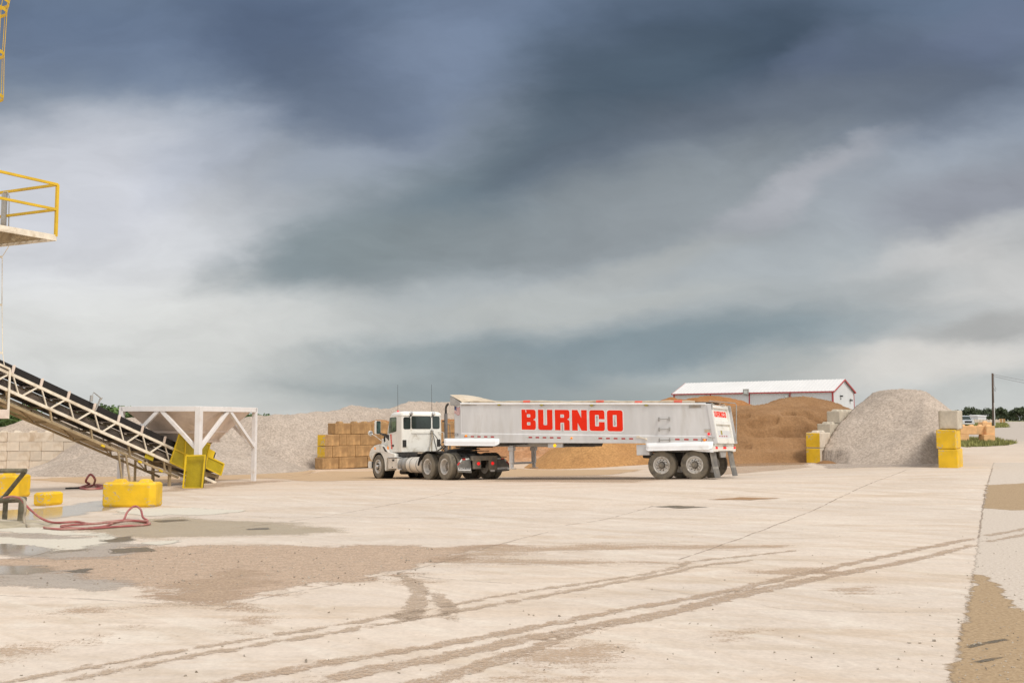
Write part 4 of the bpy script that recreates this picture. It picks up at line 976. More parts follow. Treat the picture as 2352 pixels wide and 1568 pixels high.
    # fenders
    def fender(x0, x1, zr):
        for s in (1, -1):
            mb = MB(); prof = [(HW-.02, .0), (HW+.06, .005), (HW+.11, -.04), (HW+.145, -.12), (HW+.15, -.25), (HW+.175, -.265)]
            def sec(x, k):
                return [(x, s*(HW+(y-HW)*k), zr(x)+dz*(.5+.5*k)) for y, dz in prof]+[(x, s*(HW+(y-HW)*k-.012), zr(x)+dz*(.5+.5*k)-.012) for y, dz in prof[::-1]]
            xs = [(x0, .35), (x0-.05, .72), (x0-.14, 1)]+[(x0+(x1-x0)*k/8, 1) for k in range(1, 8)]+[(x1+.14, 1), (x1+.05, .72), (x1, .35)]
            if x1 > x0: xs = xs[::-1]
            mb.loft([sec(x, k) for x, k in xs], smooth=False)
            part('fender', mb, 'alu_bright', t)
    fender(10.06, 7.60, lambda x: 1.555+.024*(x-7.6)); fender(1.72, -.72, lambda x: 1.29-.006*x)
    for s in (1, -1): mb = MB(); mb.prism([(-.72, 1.03), (.10, 1.03), (-.25, .96), (-.72, .93)], lambda u, v, d: (u, d, v), s*1.28, s*1.40); part('fender_skirt', mb, 'alu_bright', t)
    # underframe
    mb = MB()
    for s in (1, -1):
        mb.bb((-.7, s*.55-.06, .95), (2.2, s*.55+.06, 1.24)); mb.loft([[(x, s*.80, zb(x)-.02), (x, s*.92, zb(x)-.02), (x, s*.92, zb(x)-.15), (x, s*.80, zb(x)-.15)] for x in (9.6, 7, 4.6)])
    for x in (5.2, 6.3, 7.27, 8.2, 9.2): mb.beam((x, -.9, zb(x)-.1), (x, .9, zb(x)-.1), .08, .12)
    part('underframe', mb, 'steel_grey', t)
    mb = MB(); mb.loft([[(x, -1.1, zb(x)-.01), (x, 1.1, zb(x)-.01), (x, 1.1, zb(x)-z), (x, -1.1, zb(x)-z)] for x, z in ((9.7, .10), (8.6, .12), (7.6, .12), (6.6, .06))]); mb.loft([[(x, -1.0, zb(x)-.01), (x, 1.1, zb(x)-.01), (x, 1.1, zb(x)-z), (x, -1.0, zb(x)-z)] for x, z in ((5.05, .13), (4.35, .13), (4.3, .02))]); part('belly_plate', mb, 'black', t)
    mb = MB(); mb.bb((5.62, .95, 1.185), (5.02, 1.20, 1.335)); part('lamp_bracket', mb, 'alu', t, bevel=.01)
    lens('side_lamp', 5.33, 1.20, 1.262, .062, 'amber_on', lab='big round yellow side lamp')
    for s in (1, -1): mb = MB(); mb.bb((1.62, s*.9, .86), (2.10, s*1.26, 1.235)); part('toolbox', mb, 'alu', t, bevel=.015)
    mb = MB(); mb.tube([(2.0, .8, .86), (1.5, .8, .82)], .1, 12); part('air_tank', mb, 'black', t)
    for s in (.95, -.95):
        mb = MB(); mb.bb((7.19, s-.07, .62), (7.35, s+.07, 1.30)); mb.bb((7.215, s-.05, .44), (7.325, s+.05, .65)); mb.bb((7.14, s-.13, .40), (7.40, s+.13, .43)); mb.bb((7.16, s-.12, 1.10), (7.38, s+.12, 1.24)); part('landing_leg', mb, 'alu', t, bevel=.01)
    mb = MB(); mb.tube([(7.27, -.88, .62), (7.27, .88, .62)], .04, 8); part('leg_crossbar', mb, 'alu', t)
    mb = MB(); mb.cyl((10.02, 0, 1.02), (10.02, 0, 1.30), .09, 12); mb.bb((8.9, -.55, 1.24), (10.0, .55, 1.30)); part('kingpin_plate', mb, 'black', t)
    for x in (0, 1.20):
        mb = MB(); mb.tube([(x, -1.0, .51), (x, 1.0, .51)], .065, 10); mb.bb((x-.25, -.62, .50), (x+.25, -.42, .95)); mb.bb((x-.25, .42, .50), (x+.25, .62, .95)); part('axle', mb, 'black', t)
    ws = wheel_set(.512, .385, 'flush')
    for i, x in enumerate((0, 1.20)):
        put_wheel(ws, t, (x, 1.03, .507), True, .4+i); put_wheel(ws, t, (x, -1.03, .507), False, 1.1+i)
trailer()
# ================================================================ TRACTOR
def tractor():
    t = thing('semi_tractor', 'white day cab tractor with twin antennas coupled to the dump trailer', 'truck', matrix=TRUCK)
    def plan(x0, x1, hw, r=.09):
        return [(x, y) for x, y in rrect(x0, -hw, x1, hw, r, 4)]
    mb = MB(); lev = [(1.12, 3.86, 5.10, .99), (1.9, 3.853, 5.14, 1.0), (2.02, 3.853, 5.13, 1.0), (2.66, 3.86, 4.90, .985)]
    mb.loft([[(x, y, z) for x, y in plan(a, b, h)] for z, a, b, h in lev])
    cab = part('cab', mb, 'truck_white', t)
    for p in cab.data.polygons: p.use_smooth = False
    mb = MB(); lev = [(2.655, 3.83, 4.93, 1.005), (2.70, 3.83, 4.92, 1.01), (2.78, 3.86, 4.84, .985), (2.835, 3.93, 4.72, .93), (2.86, 4.05, 4.55, .8)]
    mb.loft([[(x, y, z) for x, y in plan(a, b, h, .13)] for z, a, b, h in lev], smooth=True); part('roof', mb, 'truck_white', t)
    def pane(name, poly, fn, mats, parent, gasket=.022, lab=None):
        mb = MB(); mb.prism(offset(poly, gasket), fn, -.01, .006); f = part(name, mb, 'rubber', parent, lab)
        mb = MB(); mb.prism(poly, fn, .0, .011); part('glass', mb, mats, f); return f
    rear = lambda u, v, d: (3.853-d, u, v)
    pane('rear_window', rrect(.58, 2.10, .90, 2.585, .06), rear, 'glass', t, .016); pane('rear_window', rrect(-.43, 2.115, .51, 2.62, .06), rear, 'glass', t, .02, 'wide middle rear window'); pane('rear_window', rrect(-.86, 2.12, -.53, 2.625, .06), rear, 'glass', t, .016)
    mb = MB(); mb.prism([(-.9, 2.04), (.9, 2.04), (.86, 2.64), (-.86, 2.64)], lambda u, v, d: (5.145-(v-2.02)*.36+d, u, v), -.02, .012); part('windshield', mb, 'glass', t)
    for s in (1, -1):
        side = lambda u, v, d: (u, s*(1.0+d-max(0, v-2.02)*.02), v)
        mb = MB(); mb.prism(rounded([(4.20, 1.13), (4.95, 1.13, .05), (5.10, 1.62), (5.10, 2.0), (4.89, 2.66, .05), (4.20, 2.66, .04)]), side, -.02, .012)
        d = part('door', mb, 'truck_white', t, bevel=.006)
        pane('door_window', rounded([(4.33, 2.02, .05), (4.99, 1.955, .05), (4.90, 2.59, .05), (4.33, 2.60, .05)]), lambda u, v, q: side(u, v, q+.012), 'glass_green', d, .02)
        mb = MB(); mb.bb((4.52, s*1.012, 1.36), (4.66, s*1.03, 1.44)); mb.bb((4.55, s*1.03, 1.39), (4.66, s*1.06, 1.42)); part('handle', mb, 'black', d)
        if s == 1:
            # upright lettering reading up the door
            mb = MB(); caps_mesh(mb, 'BURNCO', lambda u, v: (4.70+u*.018+(1-v)*.125-.06, 1.0165, 1.265+u*.121), 0.885); part('door_lettering', mb, 'red_decal', d)
            vs, fs = text_tris('2017 6000', .045); mb = MB(); mb.add([(4.62-x, 1.016, 1.16+y) for x, y, z in vs], fs)
            bpy.data.meshes.remove(mb.mesh('unused', 'black')) if False else None
    # rear wall fittings
    for y0, y1, z0, z1 in ((.95, .78, 1.33, 1.63), (-.74, -.90, 1.35, 1.65)):
        mb = MB(); mb.bb((3.835, y0, z0), (3.86, y1, z1), 0)
        for k in range(5): mb.bb((3.826, y0-.02 if y0 > 0 else y0-.02, z0+.03+k*.055), (3.838, y1+.02, z0+.05+k*.055), 0)
        part('vent', mb, 'black', t)
    mb = MB(); mb.tube([(3.86, .52, 1.94), (3.79, .52, 1.95), (3.79, -.43, 1.95), (3.86, -.43, 1.94)], .014, 8); mb.tube([(3.86, -.80, 1.97), (3.77, -.84, 1.97), (3.75, -1.02, 1.94), (3.75, -1.04, 1.45)], .015, 8); part('grab_bar', mb, 'truck_white', t)
    for y in (.55, -.55):
        mb = MB(); mb.lathe([(.10, .02), (.09, .06), (.03, .085), (0, .088), (-.004, .075)], (3.80, y, 2.765), 'x', 20, 0); mb.lathe([(-.002, .078), (-.012, .05), (-.014, 0)], (3.80, y, 2.765), 'x', 20, 1); mb.beam((3.83, y, 2.69), (3.85, y+.08, 2.62), .03, .05, 2)
        part('work_lamp', mb, ('chrome', 'chrome', 'black'), t)
    for (x, y) in ((5.0, .62), (4.3, -.68)):
        z0 = 2.80 if x < 4.9 else 2.72
        mb = MB(); mb.tube([(x-.12, y, z0), (x-.12, y, z0+.12), (x-.12+.015, y, 4.06)], [.014, .010, .006], 6); part('antenna', mb, 'black', t)
    mb = MB(); mb.lathe([(0, .05), (.05, .05), (.075, .03), (.08, 0)], (4.72, .70, 2.84), 'z', 12); part('beacon', mb, 'red_on', t)
    mb = MB()
    for y in (.55, .28, 0, -.28, -.55): mb.box((4.82, y, 2.84), (.12, .09, .05))
    part('roof_marker', mb, 'black', t)
    # exhaust
    mb = MB(); mb.cyl((3.74, -1.13, 1.05), (3.74, -1.13, 2.76), .075, 18, 0); mb.tube([(3.74, -1.13, 2.74), (3.74, -1.13, 2.96), (3.73, -1.14, 3.06), (3.67, -1.17, 3.15), (3.62, -1.19, 3.18)], .05, 14, 1); mb.bb((3.74, -1.08, 2.4), (3.80, -.98, 2.46), 1); mb.bb((3.74, -1.08, 1.5), (3.80, -.98, 1.56), 1)
    part('exhaust_stack', mb, ('exhaust', 'black'), t)
    mb = MB(); mb.tube([(3.6, -1.24, 2.28), (3.6, -1.28, 1.1)], .02, 6); mb.tube([(3.7, -1.13, 2.3), (3.6, -1.24, 2.28)], .018, 6); part('stack_bracket', mb, 'exhaust', t)
    # hood
    mb = MB(); secs = [(5.08, .93, 2.04, .95), (5.35, .90, 2.02, .93), (5.75, .84, 1.93, .9), (6.15, .76, 1.77, .88), (6.42, .68, 1.58, .86), (6.56, .60, 1.36, .84), (6.60, .56, 1.0, .8)]
    def hs(x, hw, top, bot):
        r = min(.28, (top-bot)*.45); return [(x, y, z) for y, z in [(-hw, bot)]+[(-hw+r-r*math.cos(a), top-r+r*math.sin(a)) for a in np.linspace(0, math.pi/2, 6)]+[(hw-r+r*math.sin(a), top-r+r*math.cos(a)) for a in np.linspace(0, math.pi/2, 6)]+[(hw, bot)]]
    mb.loft([hs(*q) for q in secs], smooth=True); hood = part('hood', mb, 'truck_white', t)
    for s in (1, -1):
        mb = MB(); mb.prism(rounded([(5.55, 1.62, .02), (5.75, 1.55, .02), (5.80, 1.78, .02), (5.70, 1.86, .02)]), lambda u, v, d: (u, s*(.86+(5.6-u)*.12+d), v), -.03, .006); part('hood_vent', mb, 'hole', hood)
        mb = MB(); mb.lathe([(0, .055), (s*.012, .05), (s*.014, .03), (s*.008, 0)], (5.92, s*.82, 1.68), 'y', 16); part('emblem', mb, 'chrome', hood)
        # fender with wheel arch
        cx, cz, rr = 5.75, .51, .62
        arc = [(cx+rr*math.cos(a), cz+rr*math.sin(a)) for a in np.linspace(R_(178), R_(24), 14)]
        poly = [(5.0, .33), (5.12, .33)]+arc+[(6.44, .80), (6.60, .98), (6.56, 1.14), (6.40, 1.30), (6.10, 1.43), (5.70, 1.48), (5.35, 1.44), (5.12, 1.30), (4.75, 1.13), (4.24, 1.06), (4.22, .90), (4.85, .90), (4.95, .8)]
        mb = MB(); mb.prism(poly, lambda u, v, d: (u, s*d, v), .62, 1.14); f = part('front_fender', mb, 'truck_white', t, bevel=.05)
        mb = MB(); mb.lathe([(cxx, rad) for cxx, rad in ((s*.60, .60), (s*1.10, .60))], (cx, 0, cz), 'y', 28); part('arch_liner', mb, 'hole', f)
        mb = MB(); mb.prism([(5.10, 1.16), (5.32, 1.36), (5.22, 1.37), (4.86, 1.13)], lambda u, v, d: (u, s*d, v), 1.12, 1.147); part('fender_gap', mb, 'black', f)
        mb = MB(); mb.lathe([(0, .06), (s*.03, .05), (s*.035, 0)], (6.02, s*1.13, 1.30), 'y', 14); part('turn_lamp', mb, 'amber', f)
        mb = MB(); mb.box((5.05, s*1.02, 1.31), (.05, .04, .15), rx=.2, ry=.35); part('turn_lamp', mb, 'amber', t)
        mb = MB(); mb.loft([[(6.38, s*.72, .96), (6.38, s*1.15, .96), (6.38, s*1.15, 1.17), (6.38, s*.72, 1.2)], [(6.64, s*.74, .98), (6.64, s*1.10, .98), (6.64, s*1.10, 1.14), (6.64, s*.74, 1.18)]]); part('headlight', mb, 'chrome', t, bevel=.04)
        mb = MB(); mb.tube([(6.02, s*.80, 1.62), (6.10, s*1.0, 1.78), (6.2, s*1.2, 1.95)], .014, 6, 0); mb.lathe([(.05, .0), (.05, .08), (.02, .115), (0, .118), (-.004, .108), (-.016, .06), (-.018, 0)], (6.2, s*1.275, 1.965), 'x', 22, 1); part('hood_mirror', mb, ('chrome', 'chrome'), t)
        # main mirror
        fy = lambda u, v, d: (5.2-d, s*u, v)
        mb = MB(); mb.prism(rrect(1.285, 1.905, 1.525, 2.485, .05), lambda u, v, d: (5.2+d, s*u, v), .0, .14); mr = part('side_mirror', mb, 'truck_white', t, bevel=.03)
        mb = MB(); mb.prism(rrect(1.298, 1.92, 1.505, 2.475, .045), fy, -.004, .008); part('bezel', mb, 'black', mr)
        mb = MB(); mb.prism(rrect(1.315, 2.07, 1.485, 2.445, .03), fy, .0, .011, 0); mb.prism(rrect(1.315, 1.95, 1.485, 2.05, .02), fy, .0, .011, 0); part('mirror_glass', mb, 'mirror', mr)
        mb = MB(); mb.loft([[(5.02, s*.98, 1.62), (5.02, s*.98, 1.86), (4.95, s*1.02, 1.86), (4.95, s*1.02, 1.62)], [(5.16, s*1.12, 1.80), (5.16, s*1.12, 1.92), (5.12, s*1.12, 1.92), (5.12, s*1.12, 1.80)], [(5.24, s*1.36, 1.92), (5.24, s*1.36, 1.99), (5.20, s*1.36, 1.99), (5.20, s*1.36, 1.92)]]); part('mirror_arm', mb, 'black', mr, bevel=.01)
    mb = MB(); mb.prism([(-.5, 1.0), (.5, 1.0), (.5, 1.42), (.3, 1.52), (-.3, 1.52), (-.5, 1.42)], lambda u, v, d: (6.60+d, u, v), -.02, .03); part('grille', mb, 'black', hood)
    mb = MB(); mb.loft([[(6.36, y, .43), (6.66-max(0, abs(y)-.9)*.3, y, .43), (6.70-max(0, abs(y)-.9)*.3, y, .58), (6.66-max(0, abs(y)-.9)*.3, y, .74), (6.36, y, .74)] for y in (-1.2, -.9, 0, .9, 1.2)]); part('bumper', mb, 'truck_white', t, bevel=.02)
    mb = MB(); mb.bb((6.33, -1.12, .45), (6.38, 1.12, .72)); part('bumper_back', mb, 'black', t)
    # chassis
    mb = MB()
    for s in (.43, -.43): mb.bb((-.92, s-.04, .72), (6.35, s+.04, 1.0))
    for x in (-.85, .3, 1.0, 2.2, 3.3, 4.6, 5.9): mb.bb((x-.06, -.43, .76), (x+.06, .43, .96))
    mb.bb((4.0, -.5, .55), (6.2, .5, 1.10)); mb.tube([(3.9, 0, .75), (1.3, 0, .6)], .06, 8)
    mb.bb((3.2, .42, .93), (5.0, .95, 1.12)); mb.bb((3.2, -.95, .93), (5.0, -.42, 1.12))
    part('frame', mb, 'black', t)
    mb = MB(); mb.bb((1.75, -.55, 1.005), (3.72, .62, 1.045)); mb.bb((1.55, -.9, 1.0), (1.75, .9, 1.03)); part('deck_plate', mb, 'black', t)
    for s in (1, -1): mb = MB(); mb.bb((2.35, s*.58, 1.045), (2.75, s*.85, 1.10)); part('deck_step', mb, 'tarp', t)
    mb = MB(); mb.prism([(-.25, .45), (.25, .45), (.62, .30), (.62, -.30), (.25, -.45), (-.25, -.45), (-.62, -.28), (-.62, .28)], lambda u, v, d: (.66+u*1.05, v*1.05, 1.17+d-u*.06), -.035, .03)
    mb.prism([(-1.2, .16), (-.5, .3), (-.5, .10), (-1.2, .06)], lambda u, v, d: (.66+u*.9, v, 1.16+d-u*.02), -.02, .02); mb.prism([(-1.2, -.16), (-.5, -.3), (-.5, -.10), (-1.2, -.06)], lambda u, v, d: (.66+u*.9, v, 1.16+d-u*.02), -.02, .02)
    mb.bb((.25, -.48, 1.0), (1.05, .48, 1.12)); part('fifth_wheel', mb, 'black', t)
    # steps, tanks
    mb = MB(); mb.loft([[(x, .66, z) for x, z in ((3.98, .40), (4.84, .40), (4.86, .88), (3.98, .88))], [(x, 1.14, z) for x, z in ((3.98, .42), (4.82, .42), (4.84, .86), (3.98, .86))]]); mb.bb((4.25, 1.14, .74), (4.42, 1.155, .82), 1); mb.bb((4.38, 1.14, .46), (4.46, 1.155, .50), 1); bx = part('step_box', mb, ('tank', 'black'), t, bevel=.02)
    mb = MB(); mb.bb((3.96, .7, .885), (4.9, 1.16, .91)); mb.bb((3.70, .72, .38), (3.98, 1.12, .42)); part('step_tread', mb, 'alu', bx)
    mb = MB(); mb.cyl((3.96, .84, .60), (3.70, .84, .60), .30, 28, 0); mb.cyl((3.62, .84, .60), (3.36, .84, .60), .31, 28, 0); mb.cyl((3.70, .84, .60), (3.62, .84, .60), .27, 28, 0); part('air_tank', mb, 'steel_grey', t)
    mb = MB(); mb.lathe([(3.30, 0), (3.30, .25), (3.27, .30), (3.22, .325), (1.98, .325), (1.93, .30), (1.90, .25), (1.90, 0)], (0, .84, .58), 'x', 36); tk = part('fuel_tank', mb, 'tank', t)
    mb = MB()
    for x in (2.90, 2.35): mb.lathe([(x-.03, .326), (x-.03, .334), (x+.03, .334), (x+.03, .326)], (0, .84, .58), 'x', 36)
    part('tank_strap', mb, 'steel_grey', tk)
    mb = MB(); mb.lathe([(3.20, 0), (3.20, .30), (1.98, .30), (1.98, 0)], (0, -.84, .58), 'x', 28); mb.bb((3.6, -1.1, .35), (4.9, -.65, .9)); part('fuel_tank', mb, 'tank', t)
    mb = MB(); mb.cyl((4.55, .62, .28), (4.0, .62, .28), .11, 16); part('muffler', mb, 'black', t)
    # quarter fenders
    for s in (1, -1):
        mb = MB(); pr = [(2.10, .58), (2.05, .72), (1.95, .88), (1.72, 1.06), (1.42, 1.135), (1.0, 1.13), (.5, 1.125)]
        mb.loft([[(x, s*.66, z), (x, s*1.235, z), (x-.01, s*1.235, z-.03), (x-.01, s*.66, z-.03)] for x, z in pr]); part('quarter_fender', mb, 'rubber', t, bevel=.006)
    # axles and wheels
    for x in (0, 1.32):
        mb = MB(); mb.tube([(x, -1.0, .515), (x, 1.0, .515)], .08, 10); mb.lathe([(-.25, .08), (-.15, .2), (.15, .2), (.25, .08)], (x, 0, .515), 'y', 16); mb.bb((x-.35, .36, .55), (x+.35, .5, .72)); mb.bb((x-.35, -.5, .55), (x+.35, -.36, .72)); part('axle', mb, 'black', t)
    mb = MB(); mb.tube([(5.75, -1.0, .5), (5.75, 1.0, .5)], .06, 8); part('axle', mb, 'black', t)
    wf = wheel_set(.515, .29, 'front'); wd = wheel_set(.525, .265, 'deep')
    put_wheel(wf, t, (5.75, 1.0, .512), True, .2); put_wheel(wf, t, (5.75, -1.0, .512), False, .5)
    for i, x in enumerate((0, 1.32)):
        for y in (1.09, .77): put_wheel(wd, t, (x, y, .52), True, .3*i+y)
        for y in (-1.09, -.77): put_wheel(wd, t, (x, y, .52), False, .5*i+y)
    # tail: crossmember, lamps, flaps
    mb = MB(); mb.bb((-1.0, -.62, .74), (-.88, .58, .92)); part('rear_crossmember', mb, 'hub', t, bevel=.01)
    mb = MB(); mb.bb((-.96, .14, .42), (-.90, .50, .76)); part('lamp_plate', mb, 'hub', t)
    mb = MB(); mb.bb((-.96, -.62, .36), (-.90, -.24, .76)); mb.bb((-.97, -.50, .30), (-.95, -.30, .37), 1); part('lamp_plate', mb, ('hub', 'rim'), t)
    for y in (.26, -.40):
        mb = MB(); mb.lathe([(0, .065), (-.02, .062), (-.032, .03), (-.034, 0)], (-.965, y, .62), 'x', 18); part('tail_lamp', mb, 'red_on', t)
    for s in (1, -1):
        yc = .86 if s > 0 else -.93; lean = .03 if s > 0 else -.08
        fy = lambda u, v, d: (-.84-d-(.85-v)*.10, yc+s*u+lean*(.85-v)*0, v)
        mb = MB(); mb.prism([(-.32, .27), (.31, .32), (.33, .60), (.10, .82), (-.24, .84), (-.30, .80)], fy, 0, .012); fp = part('mud_flap', mb, 'flap', t)
        mb = MB(); vs0 = lambda u, v: fy(u, v, .016)
        mb.flat([[(-.28, .355), (.28, .385), (.28, .485), (-.28, .455)]], vs0, 0)
        mb.v = [tuple(v) for v in mb.v]
        part('flap_plate', mb, 'white_decal' if s > 0 else 'flap_light', fp)
        mb = MB(); wd_ = .52/5.2
        if s > 0: caps_mesh(mb, 'BURNCO', lambda u, v: fy(.26-u*wd_, .405+.03*(.26-u*wd_-.0)+v*.065, .019))
        else: caps_mesh(mb, 'BURNCO', lambda u, v: fy(-.26+u*wd_, .385+.03*(-.26+u*wd_)+v*.075, .019))
        part('flap_lettering', mb, 'dark_text' if s > 0 else 'white_decal', fp)
        mb = MB()
        segs = [((.33, .60), (.215, .71)), ((.215, .71), (.10, .82)), ((.10, .82), (-.07, .83)), ((-.07, .83), (-.24, .84))]
        for i, (a, b) in enumerate(segs):
            d = Vector((b[0]-a[0], b[1]-a[1])); n = Vector((-d.y, d.x)).normalized()*-.06
            if n.y > 0: n = -n
            mb.flat([[a, b, (b[0]+n.x, b[1]+n.y), (a[0]+n.x, a[1]+n.y)]], lambda u, v: fy(u, v, .018), 1 if i % 2 == 0 else 0)
        part('reflective_tape', mb, ('white_tape', 'red_tape'), fp)
        mb = MB(); mb.tube([(-.86, s*.45, .88), (-.84, s*1.15, .86)], .02, 6); mb.prism([(-.80, .94), (-.35, 1.02), (-.35, .99), (-.80, .90)], lambda u, v, d: (u, s*d, v), .5, .75); part('flap_hanger', mb, 'black', t)
    # air and electric lines looping from cab to trailer
    for i, (y, dy) in enumerate(((-.44, .10), (-.47, -.05), (-.50, .22), (-.53, -.26))):
        mb = MB(); pts = [(3.80, -.45+.02*i, 2.02), (3.70, y+dy*.3, 1.75), (3.62, y+dy, 1.40), (3.50, y+dy*1.6, 1.14), (3.2, y+dy*1.5, 1.10), (2.4, -.2-.1*i, 1.35), (1.9, -.1*i, 1.45)]
        P = [Vector(p) for p in pts]; out = []
        for k in range(len(P)-1):
            p0, p1, p2, p3 = P[max(k-1, 0)], P[k], P[k+1], P[min(k+2, len(P)-1)]
            for q in range(8):
                u = q/8; out.append(.5*((2*p1)+(p2-p0)*u+(2*p0-5*p1+4*p2-p3)*u*u+(3*p1-p0-3*p2+p3)*u**3))
        mb.tube(out+[P[-1]], .018 if i else .03, 6); part('air_line', mb, ('grey_hose', 'rubber', 'grey_hose', 'black')[i], t)
    mb = MB(); mb.box((3.80, -.47, 1.98), (.06, .10, .12)); mb.tube([(3.80, -.46, 2.0), (3.80, -.46, 2.14)], .012, 6); part('hose_holder', mb, 'steel_grey', t)
    for p in range(0): pass
tractor()
# ================================================================ CONVEYOR
CD = Vector((-.52489, -.85117, 0)); AL = R_(21.4)
CF = Vector((CD.x*math.cos(AL), CD.y*math.cos(AL), math.sin(AL))); CL = Vector((.85117, -.52489, 0)); CN = CF.cross(CL)
def conveyor():
    m = Matrix((CF, CL, CN)).transposed().to_4x4(); m.translation = (-11.2, 35, 1.2)
    t = thing('belt_conveyor', 'cream lattice belt conveyor climbing from the white hopper to the left', 'conveyor', matrix=m)
    S0, S1 = -1.05, 15.0; W = .5
    mb = MB(); sec = [(-.46, -.14), (-.30, -.28), (.30, -.28), (.46, -.14), (.47, -.16), (.31, -.34), (-.31, -.34), (-.47, -.16)]
    mb.loft([[(s, y, n) for y, n in sec] for s in (S0, S1)]); mb.bb((S0, W-.05, -.34), (S1, W-.02, -.155)); mb.bb((S0, -W+.02, -.34), (S1, -W+.05, -.155)); part('belt', mb, 'belt', t)
    mb = MB(); mb.bb((S0, -.42, -.80), (S1, .42, -.66)); part('return_belt', mb, 'belt_dusty', t)
    mb = MB()
    for y in (W, -W):
        mb.beam((1.0 if y > 0 else S0, y, -.405), (S1, y, -.405), .07, .085); mb.beam((S0, y, -.865), (S1, y, -.865), .07, .085)
        s = 1.1
        while s < S1-1.0:
            mb.beam((s+.02, y, -.86), (s+.40, y, -.42), .03, .045, up=(0, 1, 0)); mb.beam((s+.88, y, -.84), (s+.53, y, -.42), .045, .045, up=(0, 1, 0)); s += .972
    part('truss', mb, 'cream', t)
    mb = MB(); s = 1.1
    while s < S1-1.0:
        mb.beam((s+.02, -W, -.86), (s+.02, W, -.86), .05, .05); mb.beam((s+.45, -W, -.44), (s+.45, W, -.44), .05, .05); s += .972
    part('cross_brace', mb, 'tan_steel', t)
    s = 1.55
    while s < S1:
        mb = MB()
        mb.prism([(s, -.36), (s+.08, -.36), (s+.11, -.16), (s+.06, -.115), (s+.03, -.14)], lambda u, v, d: (u, d, v), W+.0, W+.035); mb.prism([(s, -.36), (s+.08, -.36), (s+.11, -.16), (s+.06, -.115), (s+.03, -.14)], lambda u, v, d: (u, d, v), -W-.035, -W)
        mb.beam((s+.05, -W, -.37), (s+.05, W, -.37), .04, .03); mb.tube([(s+.05, .44, -.17), (s+.05, .28, -.36)], .03, 8); mb.tube([(s+.05, -.44, -.17), (s+.05, -.28, -.36)], .03, 8); mb.tube([(s+.05, -.28, -.37), (s+.05, .28, -.37)], .03, 8)
        part('idler', mb, 'hop_plate', t); s += .968
    # lower stringers with drip pan
    mb = MB()
    for y in (W-.02, -W+.02): mb.beam((.55, y, -1.21), (S1, y, -1.21), .05, .07)
    s = 1.1; k = 0
    while s < S1-.5:
        for y in (W-.02, -W+.02): mb.beam((s+.25, y, -.88), (s+.05, y, -1.2), .045, .06, up=(0, 1, 0))
        mb.beam((s, -W, -1.2), (s, W, -1.2), .05, .05); mb.beam((s, -W, -1.2), (s+1.4, W, -1.2), .03, .03); s += 1.5; k += 1
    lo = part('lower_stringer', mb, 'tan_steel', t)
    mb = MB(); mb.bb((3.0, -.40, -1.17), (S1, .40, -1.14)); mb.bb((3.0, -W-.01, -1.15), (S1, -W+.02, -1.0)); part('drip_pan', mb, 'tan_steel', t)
    for s in (2.1, 3.6, 1.2): mb = MB(); mb.box((s+.15, W+.03, -1.25), (.12, .05, .06)); part('yellow_bracket', mb, 'yellow', t)
    mb = MB(); mb.bb((1.75, W-.04, -1.05), (2.1, W-.02, -.80)); part('side_guard', mb, 'ymesh', t)
    # tail frame and guards
    mb = MB()
    for y in (.42, -.42): mb.beam((1.2, y, -.92), (-1.15, y, -.62), .06, .14)
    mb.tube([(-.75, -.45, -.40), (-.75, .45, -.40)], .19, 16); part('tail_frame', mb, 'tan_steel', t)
    def guard(name, poly, y, lab=None, bars=()):
        mb = MB(); mb.prism(poly, lambda u, v, d: (u, y+d, v), -.006, 0); g = part(name, mb, 'ymesh', t, lab)
        mb = MB(); P = poly+[poly[0]]
        for a, b in zip(P, P[1:]): mb.beam((a[0], y+.012, a[1]), (b[0], y+.012, b[1]), .045, .03, up=(0, 1, 0))
        for a, b in bars: mb.beam((a[0], y+.010, a[1]), (b[0], y+.010, b[1]), .04, .03, up=(0, 1, 0))
        part('guard_frame', mb, 'yellow', g)
    guard('side_guard', [(1.19, .13), (1.17, -.88), (.30, -.90), (-.25, -.17), (-.19, .26), (.85, .04)], .60, None, [((1.18, -.42), (.35, -.42)), ((.85, .0), (.55, -.88))])
    guard('tail_guard', [(-.25, -.16), (-1.06, -.16), (-1.08, -.57), (-.30, -.55)], .60)
    mb = MB(); mb.bb((-.55, .2, -.14), (-.20, .58, .12)); mb.bb((-.62, .2, -.12), (-.55, .56, .10), 1); part('motor_cover', mb, ('yellow', 'black'), t, bevel=.02)
    # upright drive guard in front of the hopper post
    mw = m.inverted()
    c = [Vector((-10.62, 32.42, .03)), Vector((-9.99, 32.35, .03)), Vector((-9.91, 32.35, 1.08)), Vector((-10.54, 32.42, 1.06))]
    q = [mw @ p for p in c]; nrm = (mw.to_3x3() @ Vector((.1, 1, 0))).normalized()
    mb = MB(); mb.loft([[p+nrm*.12 for p in q], [p+nrm*.135 for p in q]]); g = part('drive_guard', mb, 'ymesh', t, 'upright yellow mesh guard at the hopper foot')
    mb = MB()
    for a, b in zip(q, q[1:]+q[:1]): mb.beam(a, b, .04, .05, up=nrm)
    part('guard_frame', mb, 'yellow', g)
    mb = MB(); mb.loft([[q[1]+nrm*.03, q[2]+nrm*.03, q[2]+nrm*.12, q[1]+nrm*.12], [q[1]+nrm*.03+(q[0]-q[1])*.02, q[2]+nrm*.03+(q[0]-q[1])*.02, q[2]+nrm*.12+(q[0]-q[1])*.02, q[1]+nrm*.12+(q[0]-q[1])*.02]]); part('guard_side', mb, 'black', g)
    # belt scraper lamp bracket on top, and the take-up box
    mb = MB(); b0 = 4.42
